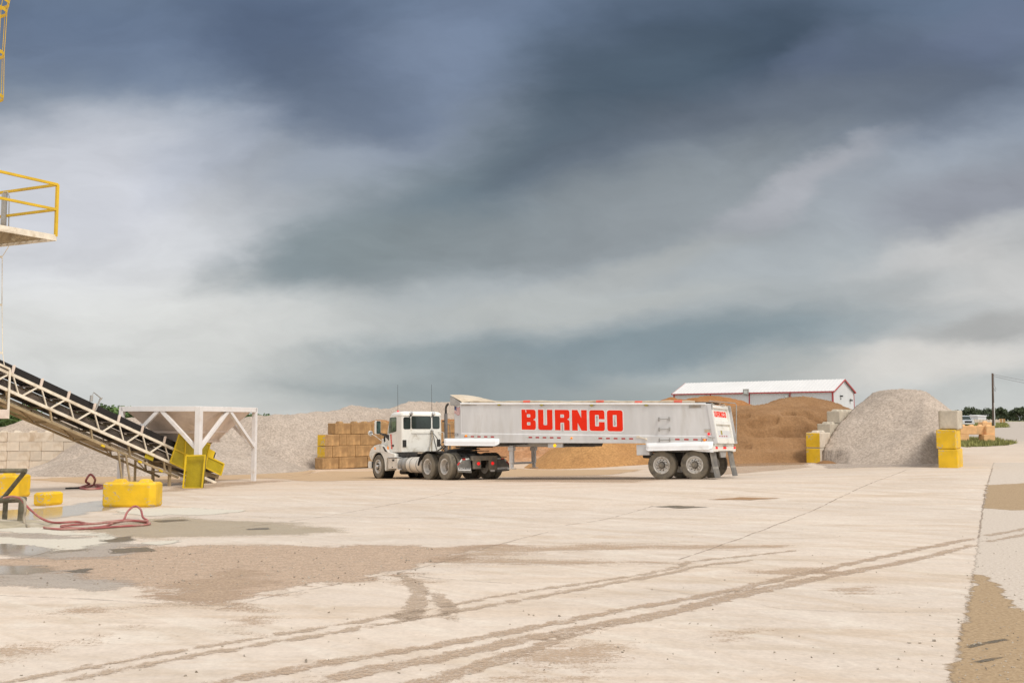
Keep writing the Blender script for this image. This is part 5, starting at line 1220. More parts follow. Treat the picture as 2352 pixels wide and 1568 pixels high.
    mb.beam((b0+.03, W+.03, -.36), (b0+.0, W+.03, .08), .03, .05, up=(0, 1, 0)); mb.tube([(b0-.05, W+.03, .06), (b0, W+.03, .09), (b0+.30, W+.03, .16), (b0+.31, W+.03, .02)], .016, 6); mb.tube([(b0-.05, W+.03, .12), (b0+.02, W+.03, .04)], .018, 6); mb.cyl((b0+.27, W+.03, -.14), (b0+.33, W+.03, .04), .05, 10); part('belt_switch', mb, 'steel_grey', t)
    mb = MB(); up = CN*0
    zax = mw.to_3x3() @ Vector((0, 0, 1))
    for s in (7.53, 8.20):
        a = Vector((s, W+.06, -.30)); mb.beam(a, a-zax*1.42, .035, .055)
    a = Vector((7.53, W+.06, -.30)); b = Vector((8.20, W+.06, -.30)); mb.beam(a, a+(b-a)*1.0, .05, .06)
    part('takeup_guide', mb, 'cream', t)
    h = mw.to_3x3() @ CD; a = Vector((7.53, W+.10, -.30))-zax*1.42
    mb = MB(); mb.loft([[a, a+h*.66, a+h*.66+zax*.26, a+zax*.26], [a-Vector((0, .7, 0)), a+h*.66-Vector((0, .7, 0)), a+h*.66+zax*.26-Vector((0, .7, 0)), a+zax*.26-Vector((0, .7, 0))]]); part('counterweight', mb, 'hop_plate', t, bevel=.01)
    # legs down to the slab
    def leg(s, y, n, w, dx=0.0, dy=0.0):
        p = m @ Vector((s, y, n)); mb = MB(); mb.beam(mw @ p, mw @ Vector((p.x+dx, p.y+dy, gz(p.x, p.y)-.02)), w, w); part('leg', mb, 'tan_steel', t)
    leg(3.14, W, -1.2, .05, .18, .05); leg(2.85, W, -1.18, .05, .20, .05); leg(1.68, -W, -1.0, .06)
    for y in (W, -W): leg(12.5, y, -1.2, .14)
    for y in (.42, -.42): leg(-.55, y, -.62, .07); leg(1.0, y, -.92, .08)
conveyor()
# ================================================================ HOPPER
def hopper():
    N = Vector((-10.30, 32.85, 0)); Rr = Vector((-9.43, 36.60, 0)); ex = (Rr-N); ey = Vector((-ex.y, ex.x, 0)).normalized()*2.86
    A = {0: N, 1: Rr, 2: Rr+ey, 3: N+ey}
    base = Vector((N.x, N.y, 0)); t = thing('feed_hopper', 'white framed loading hopper standing over the yellow conveyor guards', 'hopper', base)
    top = 2.66; loc = lambda p, z: Vector((p.x-base.x, p.y-base.y, z))
    gzl = lambda p: gz(p.x, p.y)
    mb = MB()
    for k in range(4): a, b = A[k], A[(k+1) % 4]; mb.beam(loc(a, top-.08), loc(b, top-.08), .15, .17)
    part('rim_beam', mb, 'hop_white', t, bevel=.008)
    for k in range(4):
        mb = MB(); w = .19 if k == 0 else .15; d = (A[(k+1) % 4]-A[k]).normalized(); a = loc(A[k], gzl(A[k])-.03); b = loc(A[k], top-.005)
        mb.beam(a, b, w, w, up=d); part('post', mb, 'hop_white', t, bevel=.008)
    for k in range(4):
        a, b = A[k], A[(k+1) % 4]; mid = (a+b)/2; n = (b-a).normalized()
        for p, q in ((a, mid-n*.06), (b, mid+n*.06)):
            mb = MB(); mb.beam(loc(p, 1.22 if p is not A[0] else 1.22), loc(q, top-.14), .11, .12); part('brace', mb, 'hop_white', t, bevel=.006)
    C = (A[0]+A[1]+A[2]+A[3])/4
    mb = MB(); rings = []
    for sc, z in ((.985, top-.06), (.56, 1.80), (.42, 1.48)): rings.append([loc(C+(A[k]-C)*sc, z) for k in range(4)])
    mb.loft(rings, caps=False); rin = [[p+Vector((0, 0, .03)) for p in r] for r in rings]; mb.loft([[loc(C+(A[k]-C)*(sc-.02), z+.02) for k in range(4)] for sc, z in ((.985, top-.06), (.56, 1.80), (.42, 1.48))], caps=False)
    bin_ = part('bin', mb, 'hop_plate', t)
    mb = MB()
    for k in range(4): mb.beam(loc(C+(A[k]-C)*.57, 1.80), loc(C+(A[(k+1) % 4]-C)*.57, 1.80), .05, .08); mb.beam(loc(C+(A[k]-C)*.44, 1.47), loc(C+(A[(k+1) % 4]-C)*.44, 1.47), .05, .08)
    part('bin_flange', mb, 'hop_plate', bin_)
    mb = MB(); mb.loft([[loc(C+(A[k]-C)*s, z) for k in range(4)] for s, z in ((.36, 1.46), (.22, 1.18))], caps=False); part('chute', mb, 'tan_steel', t)
hopper()
# slab foot under the posts
pass
# ================================================================ PLANT TOWER: catwalk, ladder cage, conduit
def tower():
    c = at(128, 541, 20.4); u = Vector((-.50, -.866, 0)); v = Vector((-.905, .425, 0))
    base = Vector((-14.2, 19.2, 0)); t = thing('plant_tower', 'batch plant tower with a yellow railed catwalk and caged ladder reaching in from the left', 'tower', base)
    P = lambda a, b, z: c+u*a+v*b+Vector((0, 0, z))-base
    zf = 0.0
    mb = MB()
    for i in range(26): mb.beam(P(.02+i*.10, 0, -.03), P(.02+i*.10, 2.6, -.03), .012, .05)
    for j in range(14): mb.beam(P(0, .05+j*.19, -.035), P(2.6, .05+j*.19, -.035), .02, .03)
    part('grating', mb, 'tan_steel', t)
    mb = MB(); mb.beam(P(0, 0, -.05), P(2.8, 0, -.05), .05, .12); mb.beam(P(0, 0, -.05), P(0, 3.0, -.05), .05, .12); mb.beam(P(2.6, 0, -.05), P(2.6, 3, -.05), .05, .12); part('edge_channel', mb, 'hop_plate' if False else 'cream', t)
    mb = MB(); mb.beam(P(.9, .05, -.16), P(.9, 3, -.16), .07, .17); mb.beam(P(1.9, .05, -.16), P(1.9, 3, -.16), .07, .17); mb.beam(P(.1, 1.6, -.2), P(2.6, 1.6, -.2), .08, .16); mb.bb(P(.9, .9, -.36), P(1.7, 1.7, -.16)); part('support_beam', mb, 'tan_steel', t)
    mb = MB()
    for z in (1.07, .545): mb.beam(P(-.0, 0, z), P(2.8, 0, z), .05, .05); mb.beam(P(0, 0, z), P(0, 3, z), .05, .05)
    for a, b in ((0, 0), (2.4, 0), (0, 2.4)): mb.beam(P(a, b, -.02), P(a, b, 1.07), .055, .055, up=u)
    part('guard_rail', mb, 'yrail', t)
    p = at(7, 540, 21.0)-base; mb = MB(); mb.beam(p, p+Vector((0, 0, .90)), .06, .10); mb.tube([p+Vector((-.05, 0, .80)), p+Vector((-.02, 0, .93)), p+Vector((.06, 0, .93)), p+Vector((.10, 0, .84)), p+Vector((.115, 0, .0))], .012, 6); part('lamp_post', mb, 'steel_grey', t)
    for x, y in ((-12.0, 19.4), (-12.6, 22.0), (-15, 18.4), (-15.6, 21)): mb = MB(); mb.beam(Vector((x, y, gz(x, y)-.05))-base, Vector((x, y, 16))-base, .25, .25); part('column', mb, 'cream', t)
    mb = MB()
    pc = [at(20, 566, 20.6), at(5, 590, 20.6), at(4.5, 700, 20.6), at(6, 810, 20.6), at(10, 840, 20.6)]
    mb.tube([q-base for q in pc], .008, 6)
    for q in pc[1:4]: mb.beam(q-base, q-base+Vector((-.5, 0, 0)), .03, .04)
    part('conduit', mb, 'cream', t)
    mb = MB(); cc = at(-39, 220, 20.3)-base
    def hoop(z, r, th=.035):
        mb.loft([[cc+Vector((r*math.cos(a), r*math.sin(a), z-.035)), cc+Vector((r*math.cos(a), r*math.sin(a), z+.035)), cc+Vector(((r-.012)*math.cos(a), (r-.012)*math.sin(a), z+.035)), cc+Vector(((r-.012)*math.cos(a), (r-.012)*math.sin(a), z-.035))] for a in np.linspace(0, 2*math.pi, 33)], caps=False)
    for z, r in ((0, .385), (.93, .365), (1.85, .385), (2.05, .42)): hoop(z, r)
    for a in np.linspace(-1.6, 1.6, 6):
        mb.tube([cc+Vector((.385*math.cos(a), .385*math.sin(a), 0)), cc+Vector((.365*math.cos(a), .365*math.sin(a), .93)), cc+Vector((.385*math.cos(a), .385*math.sin(a), 1.85)), cc+Vector((.62*math.cos(a), .62*math.sin(a), 3.2))], .007, 5)
    mb.beam(cc+Vector((.2, -.2, 1.75)), cc+Vector((.60, -.25, 2.6)), .05, .05)
    for y in (-.2, .2): mb.beam(cc+Vector((-.30, y, -2.5)), cc+Vector((-.30, y, 3)), .04, .05)
    part('ladder_cage', mb, 'yrail', t)
tower()
# ================================================================ LEFT FOREGROUND
def yblock(loc, rz, L, D, H, lab, knobs=2, ch=.10):
    t = None
    mb = MB(); pl_ = [(0, .03), (0, D-.04), (.04, D), (L-.04, D), (L, D-.04), (L, ch*1.2), (L-ch*1.2, 0), (.03, 0)]
    mb.loft([[(x+(.03 if x < L/2 else -.03), y+(.03 if y < D/2 else -.03), 0) for x, y in pl_], [(x, y, .06) for x, y in pl_], [(x, y, H-.05) for x, y in pl_], [(x+(.045 if x < L/2 else -.045), y+(.045 if y < D/2 else -.045), H) for x, y in pl_]])
    for i in range(knobs):
        x = (i+.5)*L/knobs; a, c, y = .15, .095, D*.5
        mb.loft([[(x-a, y-a, H-.004), (x+a, y-a, H-.004), (x+a, y+a, H-.004), (x-a, y+a, H-.004)], [(x-c, y-c, H+.075), (x+c, y-c, H+.075), (x+c, y+c, H+.075), (x-c, y+c, H+.075)]])
    o = part('concrete_block', mb, 'yblock', None, lab, .015, loc=loc, rz=rz)
    return tag(o, lab, 'concrete block', 'yellow blocks on the yard')
b0 = at(233.5, 1158, 25.2)
yblock((b0.x-.04, b0.y+.10, gz(b0.x, b0.y)), R_(-4), 1.34, .56, .62, 'long chipped yellow concrete block alone in front of the hopper')
s0 = G(75, 1161.5); yblock((s0.x, s0.y, gz(s0.x, s0.y)), R_(-19), .38, .66, .34, 'small low yellow block beside the bigger yellow block at the left edge', 0, .02)
k0 = G(37.5, 1144); yblock((k0.x-1.80, k0.y+.05, gz(k0.x, k0.y)), R_(0), 1.80, .80, .64, 'big yellow block cut off by the left edge behind the pipe stand', 2, .06)
def spline(pts, n=8):
    P = [Vector(p) for p in pts]; out = []
    for k in range(len(P)-1):
        p0, p1, p2, p3 = P[max(k-1, 0)], P[k], P[k+1], P[min(k+2, len(P)-1)]
        for q in range(n):
            u = q/n; out.append(.5*((2*p1)+(p2-p0)*u+(2*p0-5*p1+4*p2-p3)*u*u+(3*p1-p0-3*p2+p3)*u**3))
    return out+[P[-1]]
def gp(px, py, h=.03):
    q = G(px, py); return Vector((q.x, q.y, q.z+h))
YS = 21.4
t = thing('pipe_stand', 'muddy pipe stand with a slanting brace at the left edge', 'pipe stand', (at(12, 1200, YS).x, YS, gz(at(12, 1200, YS).x, YS)))
org = t.location.copy(); rel = lambda p: Vector(p)-org
mb = MB()
for px, yb in ((12, 21.75), (47.5, 21.42)):
    mb = MB(); a = at(px, 1150, yb); mb.tube([rel((a.x, yb, gz(a.x, yb)-.05)), rel((a.x+(.01 if px < 20 else .02), yb, a.z+.0))], .052 if px < 20 else .056, 12)
    mb.lathe([(0, .10), (.03, .085), (.06, .055)], rel((a.x, yb, gz(a.x, yb))), 'z', 12); part('post', mb, 'pipe', t)
mb = MB(); a, b = at(-60, 1151, 21.6), at(58, 1146, 21.45); mb.tube([rel(a), rel(b)], .062, 12); part('lower_pipe', mb, 'pipe', t)
mb = MB(); a, b = at(8, 1143, 21.7), at(57, 1083, 21.2); mb.tube([rel(a), rel(b)], .048, 12); part('brace', mb, 'pipe', t)
mb = MB(); a, b = at(-70, 1081, 21.3), at(60, 1080.5, 21.15); mb.tube([rel(a), rel(b)], .05, 12); part('upper_pipe', mb, 'pipe', t)
# red hose looping over the stand and coiled on the slab
mb = MB()
pts = [at(8, 1143, 21.3), at(28, 1139.5, 21.25), at(46, 1144, 21.2), at(58, 1158, 21.15), at(72, 1172, 21.1), at(92, 1188, 21.1), at(112, 1197, 21.0)]+[gp(132, 1203), gp(175, 1201), gp(210, 1205), gp(250, 1201), gp(290, 1197), gp(325, 1200), gp(344, 1204), gp(330, 1208), gp(270, 1212), gp(210, 1216), gp(160, 1215), gp(140, 1211), gp(165, 1208), gp(215, 1209, .06), gp(262, 1204, .06), gp(300, 1202, .06), gp(338, 1202, .06), gp(328, 1198, .10), gp(322, 1192, .22), gp(308, 1190, .27), gp(292, 1194, .18), gp(283, 1199, .05), gp(262, 1203), gp(225, 1214), gp(150, 1218), gp(112, 1216), gp(101, 1214)]
mb.tube(spline(pts, 7), .023, 10); tag(link('water_hose', mb.mesh('water_hose', 'hose')), 'red hose running from the pipe stand into a flat coil on the slab', 'hose')
mb = MB(); pts = [at(20, 1147, 21.5), at(40, 1142, 21.3), at(55, 1148, 21.15), at(58, 1170, 21.1), at(55, 1188, 21.1), at(58, 1204, 21.0), gp(66, 1212)]
mb.tube(spline(pts, 7), .028, 10); tag(link('grey_hose', mb.mesh('grey_hose', 'grey_hose')), 'mud grey hose hanging down off the pipe stand', 'hose')
mb = MB(); pts = [gp(180, 1122), gp(200, 1119), gp(222, 1117, .06), gp(240, 1119), gp(228, 1123), gp(196, 1124), gp(185, 1121), gp(205, 1117, .08), gp(199, 1110, .25), gp(207, 1099, .45)-Vector((0, 0, 0)), gp(213, 1104, .40), gp(217, 1118, .06), gp(240, 1122), gp(205, 1125), gp(186, 1123)]
r0 = G(205, 1120); pts[8] = Vector((r0.x-.12, r0.y, r0.z+.22)); pts[9] = Vector((r0.x+.02, r0.y, r0.z+.44)); pts[10] = Vector((r0.x+.18, r0.y, r0.z+.28))
mb.tube(spline(pts, 7), .036, 10, 0); mb.tube([gp(182, 1122), gp(150, 1123)], .028, 8, 1); tag(link('coiled_hose', mb.mesh('coiled_hose', ('hose', 'black'))), 'red hose heap with a black nozzle behind the long yellow block', 'hose')
# concrete splash at the foot of the pipe stand
c0 = at(12, 1200, 21.6)
X, Y = np.meshgrid(np.arange(c0.x-3, c0.x+1.6, .06), np.arange(19.6, 22.8, .06), indexing='ij')
D = ((X-c0.x+.6)/2.0)**2+((Y-21.3)/.85)**2; H = .10*np.clip(1-D, -1, 1)+.02*fbm(X*2, Y*2, 2)
M['mound'] = mat('muddy_concrete_footing', (.40, .345, .245), .9, var=.2, bump=.4, dirt=(.55, .50, .42), dirt_amt=.35)
tag(link('concrete_footing', grid_mesh('concrete_footing', X, Y, gzv(X, Y)+np.maximum(H, -.02), 'mound', keep=H > -.01)), 'low muddy concrete footing under the pipe stand', 'footing')
# ================================================================ FAR RIGHT: pickup, pole, wires, shed, fence, grass
def pickup():
    p = at(2224, 979, 166); t = thing('pickup_truck', 'silver pickup truck facing the yard on the grass by the road', 'pickup', (p.x, 166, gz(p.x, 166)), R_(-8))
    # faces -y; x across
    mb = MB(); mb.loft([[(-.98, y, .45), (.98, y, .45), (.98, y, z-.12), (.90, y, z), (-.90, y, z), (-.98, y, z-.12)] for y, z in ((-.1, 1.08), (1.2, 1.18), (1.25, 1.12), (5.3, 1.12))]); b = part('body', mb, 'silver_paint', t, bevel=.04)
    mb = MB(); mb.loft([[(-.92, 1.05, 1.15), (.92, 1.05, 1.15), (.92, 3.5, 1.15), (-.92, 3.5, 1.15)], [(-.76, 1.75, 1.80), (.76, 1.75, 1.80), (.76, 3.2, 1.80), (-.76, 3.2, 1.80)], [(-.68, 1.9, 1.87), (.68, 1.9, 1.87), (.68, 3.1, 1.87), (-.68, 3.1, 1.87)]]); cb = part('cab', mb, 'silver_paint', t, bevel=.03)
    mb = MB(); mb.add([(-.84, 1.085, 1.20), (.84, 1.085, 1.20), (.71, 1.69, 1.77), (-.71, 1.69, 1.77)], [(0, 1, 2, 3)]); part('windshield', mb, 'glass', cb)
    mb = MB(); mb.bb((-.55, -.14, .68), (.55, -.10, .98)); part('grille', mb, 'hole', t)
    for s in (1, -1):
        mb = MB(); mb.bb((s*.60, -.14, .74), (s*.93, -.10, .97)); part('headlight', mb, 'chrome', t)
        mb = MB(); mb.box((s*1.12, 1.35, 1.30), (.22, .12, .24)); part('mirror', mb, 'silver_paint', t, bevel=.02)
    mb = MB(); mb.bb((-.98, -.22, .44), (.98, -.08, .66)); part('bumper', mb, 'chrome', t, bevel=.02)
    for x in (.82, -.82):
        for y in (.85, 4.2): mb = MB(); mb.lathe([(-.13, 0), (-.13, .30), (-.11, .38), (.11, .38), (.13, .30), (.13, 0)], (x, y, .38), 'x', 24); part('wheel', mb, 'tyre', t)
pickup()
p0 = at(2282, 981, 165); ptop = at(2279.5, 857, 165)
t = thing('utility_pole', 'tall bare wooden utility pole at the right by the road', 'pole', (p0.x, 165, gz(p0.x, 165)))
o_ = t.location; mb = MB(); mb.tube([(0, 0, -.2), Vector((ptop.x, 165, ptop.z))-o_], [.20, .14], 12); part('mast', mb, 'wood', t)
mb = MB(); mb.tube([(.16, -.12, 0), (.17, -.12, (ptop.z-o_.z)*.45)], .10, 8); part('conduit', mb, 'alu', t)
mb = MB(); tp = Vector((ptop.x, 165, ptop.z))-o_
mb.tube([tp+Vector((.2, 0, -.1)), tp+Vector((.2, 0, -2.0)), tp+Vector((.5, 0, -2.6)), tp+Vector((.35, 0, -3.0)), tp+Vector((.12, 0, -2.4))], .035, 5); part('loop_wire', mb, 'wire', t)
for k, (dz, sag) in enumerate(((-.15, 2.6), (-.45, 2.9))):
    a = Vector((ptop.x+.1, 165, ptop.z+dz)); b = Vector((ptop.x+34, 150, ptop.z+.2+dz)); mb = MB()
    mb.tube([a.lerp(b, s)-Vector((0, 0, sag*4*s*(1-s))) for s in np.linspace(0, 1, 24)], .03, 5)
    tag(link('overhead_wire', mb.mesh('overhead_wire', 'wire')), ('upper', 'lower')[k]+' sagging wire strung from the utility pole to the right', 'wire', 'overhead wires')
# white shed and low pale fence in front of the trees
q = at(2246, 964, 300); w = at(2265.5, 964, 300).x-q.x; zt_ = at(2250, 953.5, 300).z; g0 = gz(q.x, 300)-.1
t = thing('white_shed', 'small white box shed in front of the far treeline', 'shed', (q.x, 300, g0))
mb = MB(); mb.bb((0, 0, 0), (w, 5, zt_-g0-.25)); part('wall', mb, 'bld_white', t); mb = MB(); mb.loft([[(-.15, -.2, zt_-g0-.25), (w+.15, -.2, zt_-g0-.25), (w+.15, 5.2, zt_-g0-.25), (-.15, 5.2, zt_-g0-.25)], [(-.15, -.2, zt_-g0-.05), (w+.15, -.2, zt_-g0-.05), (w+.15, 5.2, zt_-g0+.15), (-.15, 5.2, zt_-g0+.15)]]); part('roof', mb, 'alu_bright', t)
q = at(2226, 968, 260); e = at(2309, 968, 260); g0 = gz(q.x, 260)
t = thing('low_fence', 'low pale fence along the far side of the grass', 'fence', (q.x, 260, g0))
mb = MB(); mb.bb((0, 0, 0), ((e.x-q.x)*.83, .1, .75)); part('panel', mb, 'conc_pale', t)
mb = MB(); mb.bb(((e.x-q.x)*.83, 0, 0), (e.x-q.x, .1, 1.0)); part('panel', mb, 'conc_sand', t, 'brown end of the fence')
mb = MB()
for i in range(12): mb.bb(((e.x-q.x)*i/12, -.08, -.3), ((e.x-q.x)*i/12+.1, 0, .9))
part('fence_post', mb, 'cream', t)
M['grass_sheet'] = overlay('grass_ground', (.15, .165, .05), (.27, .255, .10), .9, .3, .6, 1, .1, .95, bump=1.0)
def lawn(px, n, h, lab, res, w=.05):
    P = [tuple(G(*q_)[:2]) for q_ in px]; A = np.array(P); x0, y0 = A.min(0); x1, y1 = A.max(0); mb = MB()
    XS, YS_ = RNG.uniform(x0, x1, n*4), RNG.uniform(y0, y1, n*4); ok = np.where(seg_dist(XS, YS_, P) > 0)[0][:n]
    for x, y, z in zip(XS[ok], YS_[ok], gzv(XS[ok], YS_[ok])):
        a = RNG.uniform(0, 6.28); hh = h*RNG.uniform(.5, 1.2); dx, dy = math.cos(a)*w, math.sin(a)*w
        mb.add([(x-dx, y-dy, z-.02), (x+dx, y+dy, z-.02), (x+RNG.normal()*w*2, y+RNG.normal()*w*2, z+hh)], [(0, 1, 2)])
    tag(link('grass', mb.mesh('grass', 'grass')), lab, 'grass', kind='stuff')
    structure(link('grass_ground', (lambda X_, Y_, d_: grid_mesh('grass_ground', X_, Y_, gzv(X_, Y_)+.03, 'grass_sheet', d_, d_ > -.8))(*(lambda X_, Y_: (X_, Y_, seg_dist(X_, Y_, P)))(*np.meshgrid(np.arange(x0-1, x1+1, res), np.arange(y0-1, y1+1, res), indexing='ij')))))
lawn([(2196, 1024), (2206, 1014), (2230, 1008), (2262, 1010), (2292, 1010), (2310, 1016), (2336, 1017), (2318, 1022), (2262, 1025), (2220, 1027)], 2600, .30, 'rough green grass around the peach blocks', .5, .05)
lawn([(2190, 984), (2196, 972), (2312, 971.5), (2318, 981), (2260, 983)], 3500, .30, 'green grass verge between the road and the low fence', 2.0, .12)
# ================================================================ TREES
def crown_mesh(seed, H, R, n, leaf, z0=.25, m='leaf'):
    r = np.random.default_rng(seed); cl = []
    for _ in range(13):
        a, q, zz = r.uniform(0, 6.28), r.uniform(0, 1)**.5, r.uniform(z0+.12, .92)
        w = math.sin(math.pi*min(1, (zz-z0)/(1-z0)*.85+.12))
        cl.append((R*q*math.cos(a)*w*.75, R*q*math.sin(a)*w*.75, H*zz, R*r.uniform(.28, .48)))
    mb = MB()
    for _ in range(n):
        c = cl[r.integers(len(cl))]; d = Vector(r.normal(size=3)).normalized(); p = Vector(c[:3])+d*c[3]*r.uniform(.55, 1.08)
        nrm = (d*.7+Vector(r.normal(size=3))*.6).normalized(); x = nrm.orthogonal().normalized(); x = Matrix.Rotation(r.uniform(0, 6.28), 3, nrm) @ x; y = nrm.cross(x); s = leaf*r.uniform(.6, 1.4)
        mb.add([p-x*s, p+y*s*.55+nrm*s*.15, p+x*s, p-y*s*.55-nrm*s*.1], [(0, 1, 2, 3)])
    return mb.mesh('crown', m)
def trunk_mesh(seed, H, R):
    r = np.random.default_rng(seed); mb = MB(); th = H*.05*.6
    mb.tube([(0, 0, -.3), (.05*R, 0, H*.25), (.0, .06*R, H*.5), (.05*R, 0, H*.8)], [th*1.3, th, th*.7, th*.2], 8)
    for k in range(6):
        a = r.uniform(0, 6.28); z = H*r.uniform(.25, .55); q = R*r.uniform(.45, .7); mb.tube([(0, 0, z), (q*.5*math.cos(a), q*.5*math.sin(a), z+H*.1), (q*math.cos(a), q*math.sin(a), z+H*.22)], [th*.5, th*.35, th*.12], 5)
    return mb.mesh('trunk', 'bark')
def tree(name, lab, x, y, cm, tm, sc, rz, grp, dz=0.0):
    t = thing(name, lab, 'tree', (x, y, gz(x, y)+dz), rz, grp); t.scale = sc if isinstance(sc, tuple) else (sc, sc, sc)
    link('trunk', tm, t); link('crown', cm, t); return t
NC = [crown_mesh(s, 5.0, 2.6, 2600, .17, .08) for s in (1, 2, 3)]; NTK = [trunk_mesh(s, 5.0, 2.6) for s in (1, 2, 3)]
near = [(-14, 914, 96, 1.12, 'tall leafy tree at the left edge behind the conveyor'), (24, 922, 92, .95, 'leafy tree just behind the take-up box of the conveyor'), (56, 931, 90, .72, 'low round tree under the conveyor at far left'), (118, 952, 96, .6, 'low dark shrub tree glimpsed through the conveyor truss'),
        (168, 950, 98, .66, 'small green tree right of the truss shrub, behind the belt'), (222, 936, 95, .8, 'green tree crown left of the tallest crown above the belt'), (258, 924, 92, .98, 'tallest green tree crown showing above the conveyor belt'), (292, 938, 93, .75, 'green tree crown beside the left hopper post'), (334, 953, 96, .5, 'little tree seen through the hopper brace'), (572, 947.5, 100, .62, 'small dark tree peeping over the gravel right of the hopper'), (590, 949, 104, .6, 'tiny tree top at the right hopper post')]
for i, (px, py, Y, s, lab) in enumerate(near):
    p = at(px, py, Y); H = p.z-gz(p.x, Y); k = H/5.0/1.0
    tree('leafy_tree', lab, p.x, Y, NC[i % 3], NTK[i % 3], (k*1.35, k*1.35, k), i*1.3, 'trees behind the left piles')
FC = [crown_mesh(s, 8.0, 4.6, 900, .55, .02, 'leaf_dark') for s in (11, 12, 13, 14)]; FT = [trunk_mesh(s, 8.0, 4.0) for s in (11, 12, 13, 14)]
far = [(2196, 944), (2216, 938), (2232, 939), (2247, 943), (2259, 942), (2272, 940), (2286, 941), (2299, 939), (2312, 942), (2324, 945), (2336, 940), (2349, 938), (2362, 941), (2376, 940), (2392, 943)]
for i, (px, py) in enumerate(far):
    Y = 560+(i*37 % 60); p = at(px, py-1.5, Y); H = p.z-gz(p.x, Y)
    where = 'left of the utility pole' if px < 2280 else 'right of the utility pole'
    n = i if px < 2280 else i-[j for j, q in enumerate(far) if q[0] >= 2280][0]
    tree('far_tree', f'dark green tree in the distant treeline, {ordn[n]} {"from the left end" if px < 2280 else "to the right of the pole"}', p.x, Y, FC[i % 4], FT[i % 4], (H/8*1.05, H/8, H/8), i*2.1, 'distant treeline')
# ================================================================ CAMERA, SKY, SUN
cam = bpy.data.cameras.new('camera'); co = bpy.data.objects.new('camera', cam); COL.objects.link(co)
cam.lens = 35; cam.sensor_width = 36; cam.clip_start = .1; cam.clip_end = 9000
co.location = (0, 0, CAMH); co.rotation_euler = (math.pi/2+PITCH, 0, 0); SC.camera = co
EXPO = .65
SUN_EL, SUN_AZ = R_(52), R_(138)      # azimuth clockwise from the view direction: high, from the right and a little behind
sl = bpy.data.lights.new('sun', 'SUN'); sl.energy = 1.5; sl.angle = R_(16); sl.color = (1.0, .95, .87)
so = bpy.data.objects.new('sun', sl); COL.objects.link(so)
sd = Vector((math.sin(SUN_AZ)*math.cos(SUN_EL), math.cos(SUN_AZ)*math.cos(SUN_EL), math.sin(SUN_EL)))
so.rotation_euler = sd.to_track_quat('Z', 'Y').to_euler(); so.location = (20, -10, 30)
